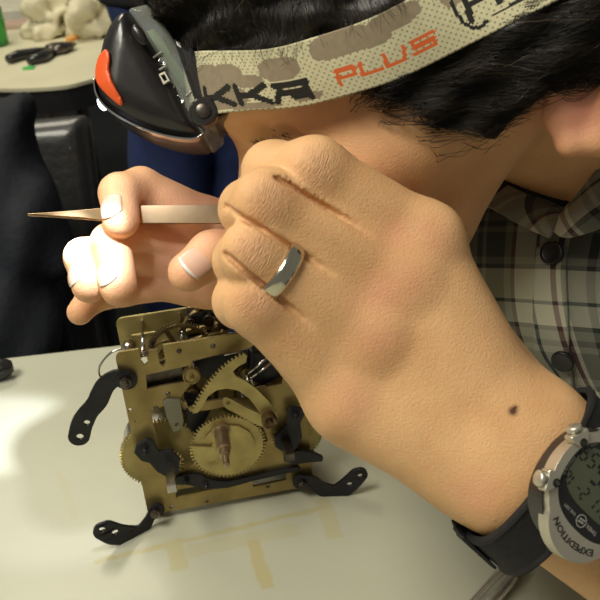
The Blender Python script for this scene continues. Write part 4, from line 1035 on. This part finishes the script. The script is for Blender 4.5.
# motion work: toothed wheel, snail cam and centre arbor
gx, gz = pl(228, 446, -.003)
g = G(); g.prism(gear_outline(gx, gz, .0202, 58, .0017), [circ(gx, gz, .004, 20)], -.0036, -.0024); g.obj('hour_wheel', M_brass2, mov, bevel=.00008)
sn = []
for k in range(72):
    a = 2*PI*k/72; st = int((k/72)*12)/12
    sn.append((gx+.001+(.0098+.0055*st)*math.cos(a+2.6), gz+(.0098+.0055*st)*math.sin(a+2.6)))
mv(sn, [], -.0052, -.0042, 'snail_cam', M_brass2, .0001)
mv(pls([(189, 446), (214, 447), (222, 458), (206, 462)], -.005), [], -.0056, -.0048, 'cam_finger', M_brass2, .0001)
ax_, az_ = pl(221, 431, -.005)
g = G(); g.lathe((ax_, .0, az_), (0, -1, 0), [(0, .0050), (.006, .0050), (.0065, .0040), (.0215, .0037), (.022, .0030), (.026, .0027), (.0265, .0019), (.034, .0016), (.0345, .0005)], 32); ca = g.obj('center_arbor', mat('worn_brass', (.50, .36, .18), .3, .85, (.30, .22, .16), 150), mov, auto=.5)
# rack
ry = -.0075
def teeth_line(pts, n, dep, y):
    c = [np.array(pl(a, b, y)) for a, b in pts]; c = [np.array(q) for q in spline([tuple(q) for q in c], 8, False)]
    sg = np.concatenate([[0], np.cumsum([np.linalg.norm(c[i+1]-c[i]) for i in range(len(c)-1)])]); out = []
    for i in range(n):
        for f_, d in ((0, 0), (.15, dep), (.55, dep*.9), (.6, 0)):
            t = (i+f_)/n*sg[-1]; p = np.array([np.interp(t, sg, [q[k] for q in c]) for k in (0, 1)]); p2 = np.array([np.interp(t+1e-4, sg, [q[k] for q in c]) for k in (0, 1)])
            tt = (p2-p); 
            if np.linalg.norm(tt) < 1e-9: tt = c[-1]-c[-2]
            tt = tt/np.linalg.norm(tt); out.append(tuple(p+np.array([tt[1], -tt[0]])*d))
    return out
outer_t = teeth_line([(242, 352), (225, 363), (210, 378), (199, 394), (191, 409)], 19, -.0015, ry)
inner_ = pls([(193, 413), (198, 412), (203, 405), (208, 396), (216, 390), (226, 388), (238, 390), (249, 398), (257, 408), (264, 418), (271, 424), (277, 420), (277, 412), (268, 400), (256, 388), (245, 380), (236, 376), (233, 371), (238, 366), (246, 362), (247, 355)], ry)
mv(outer_t+inner_, [], ry-.0006, ry+.0006, 'toothed_rack', M_brass2, .0001)
mv(spline(pls([(223, 398), (230, 398), (246, 407), (262, 414), (271, 420), (266, 427), (252, 422), (236, 413), (225, 407)], -.006), 3), [circ(*pl(228, 402, -.006), .0012, 14)], -.0066, -.0055, 'rack_lever', M_brass2, .0001)
x, z = pl(269, 419, -.010); g = G(); g.lathe((x, .0, z), (0, -1, 0), [(0, .0036), (.010, .0036), (.0102, .0041), (.0130, .0041), (.0134, .0034), (.0128, .0016), (.015, .0012), (.0152, .0003)], 30); g.obj('rack_stud', M_brassdk, mov, auto=.5)
# winding ratchets
for (q, lft) in (((170, 462), True), ((285, 438), False)):
    x, z = pl(*q, -.0025)
    g = G(); g.prism(gear_outline(x, z, .0072, 20, .0016, skew=.2), [], -.0036, -.0018); rt = g.obj('ratchet_wheel', M_brass2, mov, bevel=.0001)
    L = .021 if lft else .016
    g = G(); o_ = [(x+.0024*a, z+.0024*b) for a, b in ((-1, -1), (1, -1), (1, 1), (-1, 1))]; g.prism(o_, [], -L-.004, 0)
    g.obj('winding_arbor', M_steel if lft else M_steeldk, rt, bevel=.0004)
ck = mv(pls([(134, 452), (136, 445), (147, 438), (153, 440), (159, 451), (172, 450), (180, 459), (179, 472), (166, 476), (157, 471), (149, 462), (141, 460)], -.0052), [], -.0062, -.0040, 'click', M_black, .0004)
bolt(145, 449, -.0062, .0017, ck, M_black)
ck = mv(pls([(286, 409), (290, 406), (303, 408), (304, 414), (300, 422), (302, 436), (296, 448), (284, 452), (275, 446), (274, 436), (281, 430), (287, 424)], -.0052), [], -.0064, -.0040, 'click', M_black, .0004)
bolt(295, 414, -.0064, .0020, ck, M_black)
mv(pls([(283, 452), (298, 449), (313, 451), (323, 456), (322, 460), (308, 461), (293, 463), (284, 460)], -.004), [], -.0056, -.0030, 'click_spring', M_black, .0005)
mv(spline(pls([(174, 478), (186, 474), (200, 474), (210, 479), (228, 481), (250, 476), (275, 470), (298, 466), (298, 470), (276, 475), (250, 481), (228, 487), (206, 488), (186, 484), (176, 484)], -.0020), 2), [], -.0028, -.0010, 'click_spring', M_black, .0004)
for q in ((187, 479), (206, 484)): bolt(*q, -.0028, .0012, mov, M_black)

# ================================================================ THINGS ON THE NEAR TABLE
A_, B2 = on_z(480, 606, .0055), on_z(509, 573, .0055); sdx = nrm(B2-A_); C0 = B2-sdx*.0835
pen = empty('screwdriver', tuple(C0*np.array([1, 1, 0]))); tag(pen, 'chrome handled screwdriver lying on the table under the watch strap', 'screwdriver')
g = G(); g.lathe(C0, sdx, [(0, .003), (.002, .0050), (.004, .0055), (.070+.0, .0055), (.0815, .0055), (.0835, .0047), (.0835, .004)], 40); g.obj('handle', mat('satin_chrome', (.80, .79, .74), .22, .85, (.76, .75, .70), 40), pen, auto=.5)
g = G(); g.lathe(C0+sdx*.0835, sdx, [(0, .0046), (.0035, .0048), (.006, .0043), (.0075, .0028), (.010, .0022), (.010, .001)], 8); g.obj('collar', mat('clear_dark', (.06, .05, .03), .2), pen, bevel=.0002)
g = G(); g.lathe(C0+sdx*.0925, sdx, [(0, .0016), (.030, .0016), (.034, .0006)], 16); g.obj('shaft', M_steeldk, pen, True)
e_ = on_z(12, 366, .008); e0 = e_-np.array([.085, .030, 0])*.9; ex = nrm(e_-e0)
lo_ = empty('screwdriver', (e0[0], e0[1], 0)); tag(lo_, 'black handled tool lying at the left edge of the white table', 'tool')
g = G(); g.lathe(e0, ex, [(0, .004), (.004, .0068), (.02, .0078), (.060, .0078), (.074, .0075), (.079, .0060), (.0815, .0040), (.082, .001)], 32); g.obj('handle', M_plastic, lo_, True)
g = G(); g.lathe(e0+ex*.052, ex, [(0, .0079), (.001, .0081), (.003, .0081), (.004, .0079)], 32); g.obj('band', M_silver, lo_, True)

# ================================================================ BACKGROUND
M_linen = mat('table_laminate', (.66, .62, .44), .5, 0, (.60, .56, .40), 8)
M_edge = mat('table_edge', (.012, .012, .014), .5)
# far table, rounded corner, cream top, thick black rim; seen corner-on
ftp = [on_z(-70, 86), on_z(0, 88.5), on_z(35, 88), on_z(68, 85), (on_z(100, 77)), on_z(140, 70), on_z(200, 55), on_z(230, 20)]
ft = empty('table', (-.5, 2.1, -.745)); tag(ft, 'cream topped table with a black rim in the background', 'table')
poly = [(p[0], p[1]) for p in ftp]; poly = [tuple(p) for p in spline(poly, 4, False)]+[(-.10, 2.15), (-1.4, 2.15), (-1.4, 1.6)]
g = G(); g.prism(poly, [], -.006, 0, fr); g.obj('table_top', M_linen, ft)
g = G(); g.prism([(x, y+.004) for x, y in poly], [], -.045, -.0062, fr); g.obj('rim', M_edge, ft)
for lx, ly in ((-1.25, 1.75), (-.25, 1.75), (-1.25, 2.05), (-.25, 2.05)):
    g = G(); g.tube([(lx, ly, -.735), (lx, ly, -.04)], .02, 12); g.obj('leg', M_steeldk, ft, True)
# crumpled clear plastic bag
def blob(name, c, r, amp, sc, m, seed=0, sub=4, parent=None, flatten=True):
    bm = bmesh.new(); bmesh.ops.create_icosphere(bm, subdivisions=sub, radius=1)
    for v in bm.verts:
        n1 = mnoise.noise(v.co*sc+Vector((seed, 0, 0))); n2 = abs(mnoise.noise(v.co*sc*2.3+Vector((0, seed, 0))))
        k = 1+amp*n1-amp*.6*n2; z = v.co.z*r[2]*k
        v.co = Vector((v.co.x*r[0]*k, v.co.y*r[1]*k, max(z, -r[2]*.6) if flatten else z))+Vector(c)+Vector((0, 0, r[2]*.6 if flatten else 0))
    V = [v.co[:] for v in bm.verts]; Fc = [[q.index for q in f.verts] for f in bm.faces]; bm.free()
    return mesh(name, V, Fc, m, parent, True)
M_tissue = mat('crumpled_paper', (.72, .67, .48), .7, 0, (.62, .56, .38), 20, .004, 40)
for (q, r_, sd, lb) in (((50, 34), (.070, .08, .050), 3, 'crumpled cream paper towel on the far table, left of the two'), ((97, 34), (.058, .075, .072), 9, 'crumpled cream paper towel on the far table, beside the headlamp')):
    c_ = on_z(*q); o = blob('paper_towel', (c_[0], c_[1], 0), r_, .7, 1.7, M_tissue, sd); tag(o, lb, 'paper towel', 'crumpled paper towels on the far table')
# pliers
p0, p1 = on_z(18, 60, .01), on_z(74, 44, .01); pd = nrm(p1-p0); pn = np.array([-pd[1], pd[0], 0]); Lp = np.linalg.norm(p1-p0)
plr = empty('pliers', tuple(p0*np.array([1, 1, 0]))); tag(plr, 'dark pliers lying on the cream table in the background', 'pliers')
for sg in (-1, 1):
    g = G(); g.tube([p0+pn*.028*sg, p0+pd*Lp*.2+pn*.034*sg, p0+pd*Lp*.42+pn*.016*sg, p0+pd*Lp*.58], [.008, .011, .010, .007], 12, up=(0, 0, 1)); g.obj('handle', M_plastic, plr, True)
    g = G(); g.tube([p0+pd*Lp*.55+pn*.006*sg, p0+pd*Lp*.68+pn*.012*sg, p0+pd*Lp*.85+pn*.008*sg, p1+pn*.002*sg], [.009, .012, .009, .004], 10, up=(0, 0, 1)); g.obj('jaw', M_steeldk, plr, True)
g = G(); g.lathe(p0+pd*Lp*.60+np.array([0, 0, -.008]), (0, 0, 1), [(0, .012), (.018, .012), (.020, .008)], 20); g.obj('pivot', M_steeldk, plr, True)
c_ = on_z(29, 69); g = G(); g.box((c_[0], c_[1], .002), (.010, .008, .002)); tag(g.obj('clip', mat('green_plastic', (.05, .55, .10), .4), bevel=.001), 'small bright green plastic clip near the edge of the far table', 'clip')
a, b = on_z(68, 40, .004), on_z(96, 33, .004); g = G(); g.tube([a, (a+b)/2+np.array([0, .01, 0]), b], .007, 10); tag(g.obj('marker', mat('orange_marker', (.75, .35, .08), .5), smooth=True), 'orange pencil lying in front of the paper towels', 'pencil')
c_ = on_z(26, 26); g = G(); g.box((c_[0], c_[1], .006), (.055, .035, .006)); tag(g.obj('booklet', mat('pink_cover', (.45, .25, .22), .6, 0, (.5, .42, .32), 15), bevel=.002), 'thin pinkish booklet at the back of the cream table', 'booklet')
# green glass bottle at the far left
c_ = on_z(-6, 46); g = G(); g.lathe((c_[0], c_[1], 0), (0, 0, 1), [(0, .028), (.004, .032), (.075, .032), (.095, .020), (.105, .012), (.130, .012), (.130, .009)], 32)
bt = g.obj('bottle', mat('green_glass', (.06, .45, .08), .08, 0, (.05, .40, .07), 10, trans=.6), auto=.7); tag(bt, 'small green glass bottle at the left end of the cream table', 'bottle')
# further table behind, just its white edge
ff = empty('table', (-.8, 2.75, -.745)); tag(ff, 'white topped table furthest back, only its edge in view', 'table')
g = G(); g.prism([(-1.7, 2.50), (-.62, 2.40), (-.60, 3.1), (-1.7, 3.1)], [], -.03, 0, fr); g.obj('table_top', mat('white_laminate', (.78, .74, .60), .4), ff, bevel=.003)
for lx, ly in ((-1.55, 2.65), (-.7, 2.6), (-1.55, 3.0), (-.7, 3.0)):
    g = G(); g.tube([(lx, ly, -.735), (lx, ly, -.028)], .02, 12); g.obj('leg', M_steeldk, ff, True)
# black swivel chair: padded glossy back, seat, column, five star base
M_leather = mat('black_leather', (.022, .022, .022), .40, 0, (.022, .022, .022), 20, .0015, 60, coat=.4)
cc = np.array([-.505, 1.33, -.035]); 
ch = empty('office_chair', (cc[0], cc[1]+.02, -.735)); tag(ch, 'black glossy padded chair between the two tables', 'chair')
def box_round(name, c, h, r, ax, m, par, puff=0):
    nd = PX([(-h[0], -h[2]), (h[0], -h[2]), (h[0], h[2]), (-h[0], h[2])], c, ax[0], ax[2], ax[1], h[1], r)
    cr = [c+ax[0]*h[0]*a+ax[1]*h[1]*b_2+ax[2]*h[2]*d for a in (-1, 1) for b_2 in (-1, 1) for d in (-1, 1)]
    return sdf_obj(name, nd, *bounds_of(cr, .01), .008, m, par)
tl = math.radians(16); axb = (np.array([1., 0, 0]), np.array([0, math.cos(tl), -math.sin(tl)])*1.0, np.array([0, math.sin(tl), math.cos(tl)]))
box_round('backrest', cc+np.array([0, -.11, -.20]), (.215, .035, .235), .034, axb, M_leather, ch)
box_round('seat', cc+np.array([0, .14, -.42]), (.22, .22, .04), .035, np.eye(3), M_leather, ch)
fz_ = -.735
g = G(); g.tube([(cc[0], cc[1]+.14, fz_+.06), (cc[0], cc[1]+.14, cc[2]-.45)], .028, 16); g.obj('column', M_steeldk, ch, True)
for k in range(5):
    a = 2*PI*k/5+.3; d_ = np.array([math.cos(a), math.sin(a), 0]); o0 = np.array([cc[0], cc[1]+.14, fz_+.075])
    g = G(); g.tube([o0, o0+d_*.14+np.array([0, 0, -.012]), o0+d_*.27+np.array([0, 0, -.028])], [.025, .02, .014], 10); lg = g.obj('leg', M_plastic, ch, True)
    g = G(); g.lathe(o0+d_*.27+np.array([-.012, 0, -.051]), (1, 0, 0), [(0, .020), (.003, .024), (.021, .024), (.024, .020)], 20); g.obj('caster', M_plastic, lg, True)
g = G(); g.box(cc+np.array([0, .0, -.44]), (.03, .12, .01)); g.obj('bracket', M_steeldk, ch)
# black jacket draped over the back of another chair, nearer on the left
def D(px, py, d): return pt(px, py, d)
jk_c = D(-40, 250, .98)
ch2 = empty('chair', (jk_c[0]-.06, jk_c[1]+.10, -.735)); tag(ch2, 'black chair at the left edge with a dark jacket hung over its back', 'chair')
b0c = np.array([jk_c[0]-.07, jk_c[1]+.02, -.13])
box_round('backrest', b0c, (.17, .018, .17), .017, np.eye(3), M_plastic, ch2)
box_round('seat', b0c+np.array([-.02, -.22, -.17]), (.20, .20, .025), .022, np.eye(3), M_plastic, ch2)
for sx in (-1, 1):
    g = G(); g.tube([b0c+np.array([sx*.15, .0, .0]), b0c+np.array([sx*.16, .02, -.20]), (b0c[0]+sx*.17, b0c[1]-.0, -.733)], .012, 12); g.obj('leg', M_steeldk, ch2, True)
    g = G(); g.tube([b0c+np.array([sx*.17-.02, -.40, -.19]), (b0c[0]+sx*.18-.02, b0c[1]-.43, -.733)], .012, 12); g.obj('leg', M_steeldk, ch2, True)
M_jacket = mat('jacket_cloth', (.010, .012, .020), .8, 0, (.006, .008, .013), 14, .0012, 120)
def jfold(p): return -(.006*np.sin(p[:, 0]*60+p[:, 2]*28+2*np.sin(p[:, 2]*18))+.004*np.sin(p[:, 0]*110-p[:, 2]*50)+.003*np.sin(p[:, 2]*90+p[:, 0]*70))
jn = FN(UN([RC(D(-120, 120, 1.02), D(-5, 135, .97), .050, .045), RC(D(-5, 135, .97), D(12, 230, .94), .040, .050), RC(D(12, 230, .94), D(8, 400, .93), .052, .060),
            RC(D(-90, 150, .99), D(-80, 420, .95), .07, .08), RC(D(-30, 160, .98), D(-40, 420, .95), .060, .070)], .04), jfold, .014)
bb = bounds_of([D(-220, 40, 1.1), D(90, 480, .85), D(-220, 480, 1.1), D(90, 40, .85)], .02)
jk = sdf_obj('jacket', jn, *bb, .007, M_jacket); tag(jk, 'dark blue black jacket hanging in folds over the chair back at the left', 'jacket')
# bystander in blue jeans, standing between the tables, hands in the pockets
_p = pt(226, 100, 1.15); ps = np.array([_p[0], _p[1], 0]); fl = -.735
def Q(x, y, z): return ps+np.array([x, y, z])
K1, K2 = Q(-.112, -.02, -.22), Q(-.012, .03, -.22)
legs = UN([RC(Q(-.060, .02, .12), K1, .062, .030), RC(K1, Q(-.12, .02, fl+.10), .030, .028), RC(Q(.050, .02, .12), K2, .060, .026), RC(K2, Q(-.01, .05, fl+.10), .026, .026)], .01)
feet = UN([RC(Q(-.12, .03, fl+.045), Q(-.14, -.13, fl+.035), .034, .026), RC(Q(-.01, .06, fl+.045), Q(.01, -.09, fl+.035), .034, .026)], 0)
trunk = UN([RC(Q(-.04, .02, .17), Q(.04, .02, .17), .085, .085), RC(Q(0, .02, .25), Q(0, .02, .50), .115, .12), RC(Q(-.13, .02, .60), Q(.13, .02, .60), .065, .065), RC(Q(0, .02, .62), Q(0, .0, .74), .052, .05)], .06)
arms2 = UN([UN([RC(Q(s_*.17, .02, .60), Q(s_*.20, .07, .36), .045, .036), RC(Q(s_*.20, .07, .36), Q(s_*.075, -.03, .16), .034, .026), RC(Q(s_*.075, -.03, .16), Q(s_*.05, -.05, .08), .028, .026)], .02) for s_ in (-1, 1)], 0)
hd = UN([EL(Q(0, -.01, .84), (.073, .092, .11)), EL(Q(0, -.035, .775), (.055, .06, .055)), RC(Q(0, -.105, .835), Q(0, -.118, .805), .010, .014), EL(Q(-.076, 0, .83), (.012, .02, .032)), EL(Q(.076, 0, .83), (.012, .02, .032))], .02)
hd = SB(hd, UN([EL(Q(s_*.03, -.10, .845), (.014, .012, .010)) for s_ in (-1, 1)], 0), .008)
hd = SB(UN([hd, UN([EL(Q(s_*.03, -.088, .845), (.011, .011, .010)) for s_ in (-1, 1)], 0)], .002), RC(Q(-.02, -.107, .765), Q(.02, -.107, .765), .003, .003), .003)
b2 = UN([UN([legs, trunk, arms2], .02), feet, hd], .02)
pb = bounds_of([Q(-.36, -.2, fl), Q(.36, .2, 1.0)], .01)
by = sdf_obj('person', b2, *pb, .0075, M_skin); tag(by, 'person in blue jeans standing behind the work table, hands in the pockets', 'person')
M_jeans = mat('jeans', (.014, .028, .105), .85, 0, (.009, .018, .07), 30, .0006, 400)
jn2 = IX(FN(UN([UN([legs, trunk], .02)]+[RC(Q(s_*.085, -.03, .15), Q(s_*.05, -.05, .08), .030, .028) for s_ in (-1, 1)], .02), lambda p: -.010-.0025*np.sin(p[:, 2]*55+p[:, 0]*40), .012), lambda p: np.maximum(p[:, 2]-(ps[2]+.22), (fl+.07)-p[:, 2]))
sdf_obj('jeans', jn2, *pb, .0075, M_jeans, by)
tsn = IX(FN(UN([trunk, UN([RC(Q(s_*.17, .02, .60), Q(s_*.235, .04, .40), .050, .046) for s_ in (-1, 1)], 0)], .03), lambda p: -.020-.002*np.sin(p[:, 2]*40+p[:, 0]*33), .015), lambda p: np.maximum((ps[2]+.165)-p[:, 2], p[:, 2]-(ps[2]+.665)))
sdf_obj('t_shirt', tsn, *pb, .0075, mat('black_cotton', (.015, .015, .018), .9), by)
sdf_obj('shoe', IX(FN(feet, lambda p: -.006*np.ones(len(p)), .008), lambda p: (fl+.003)-p[:, 2]), *pb, .0075, M_blackmatte, by)
sdf_obj('hair', IX(FN(hd, lambda p: -.010*np.ones(len(p)), .012), lambda p: (ps[2]+.845+(-(p[:, 1]-ps[1]))*.55)-p[:, 2]), *pb, .0075, M_hair, by)
# cream cabinet behind
g = G(); cb = np.array([-.12, 2.9, -.735]); fr3 = None
cab = empty('cabinet', tuple(cb)); tag(cab, 'cream cabinet standing far back behind the person in blue jeans', 'cabinet')
M_cream = mat('cream_enamel', (.62, .60, .44), .5)
g = G(); g.box(cb+np.array([0, 0, .30]), (.30, .22, .30)); g.obj('body', M_cream, cab, bevel=.006)
for sx in (-1, 1):
    g = G(); g.box(cb+np.array([sx*.148, -.228, .31]), (.142, .008, .27)); dd = g.obj('door', M_cream, cab, bevel=.004)
    g = G(); g.box(cb+np.array([sx*.03, -.242, .38]), (.006, .006, .05)); g.obj('handle', M_steeldk, dd, bevel=.002)
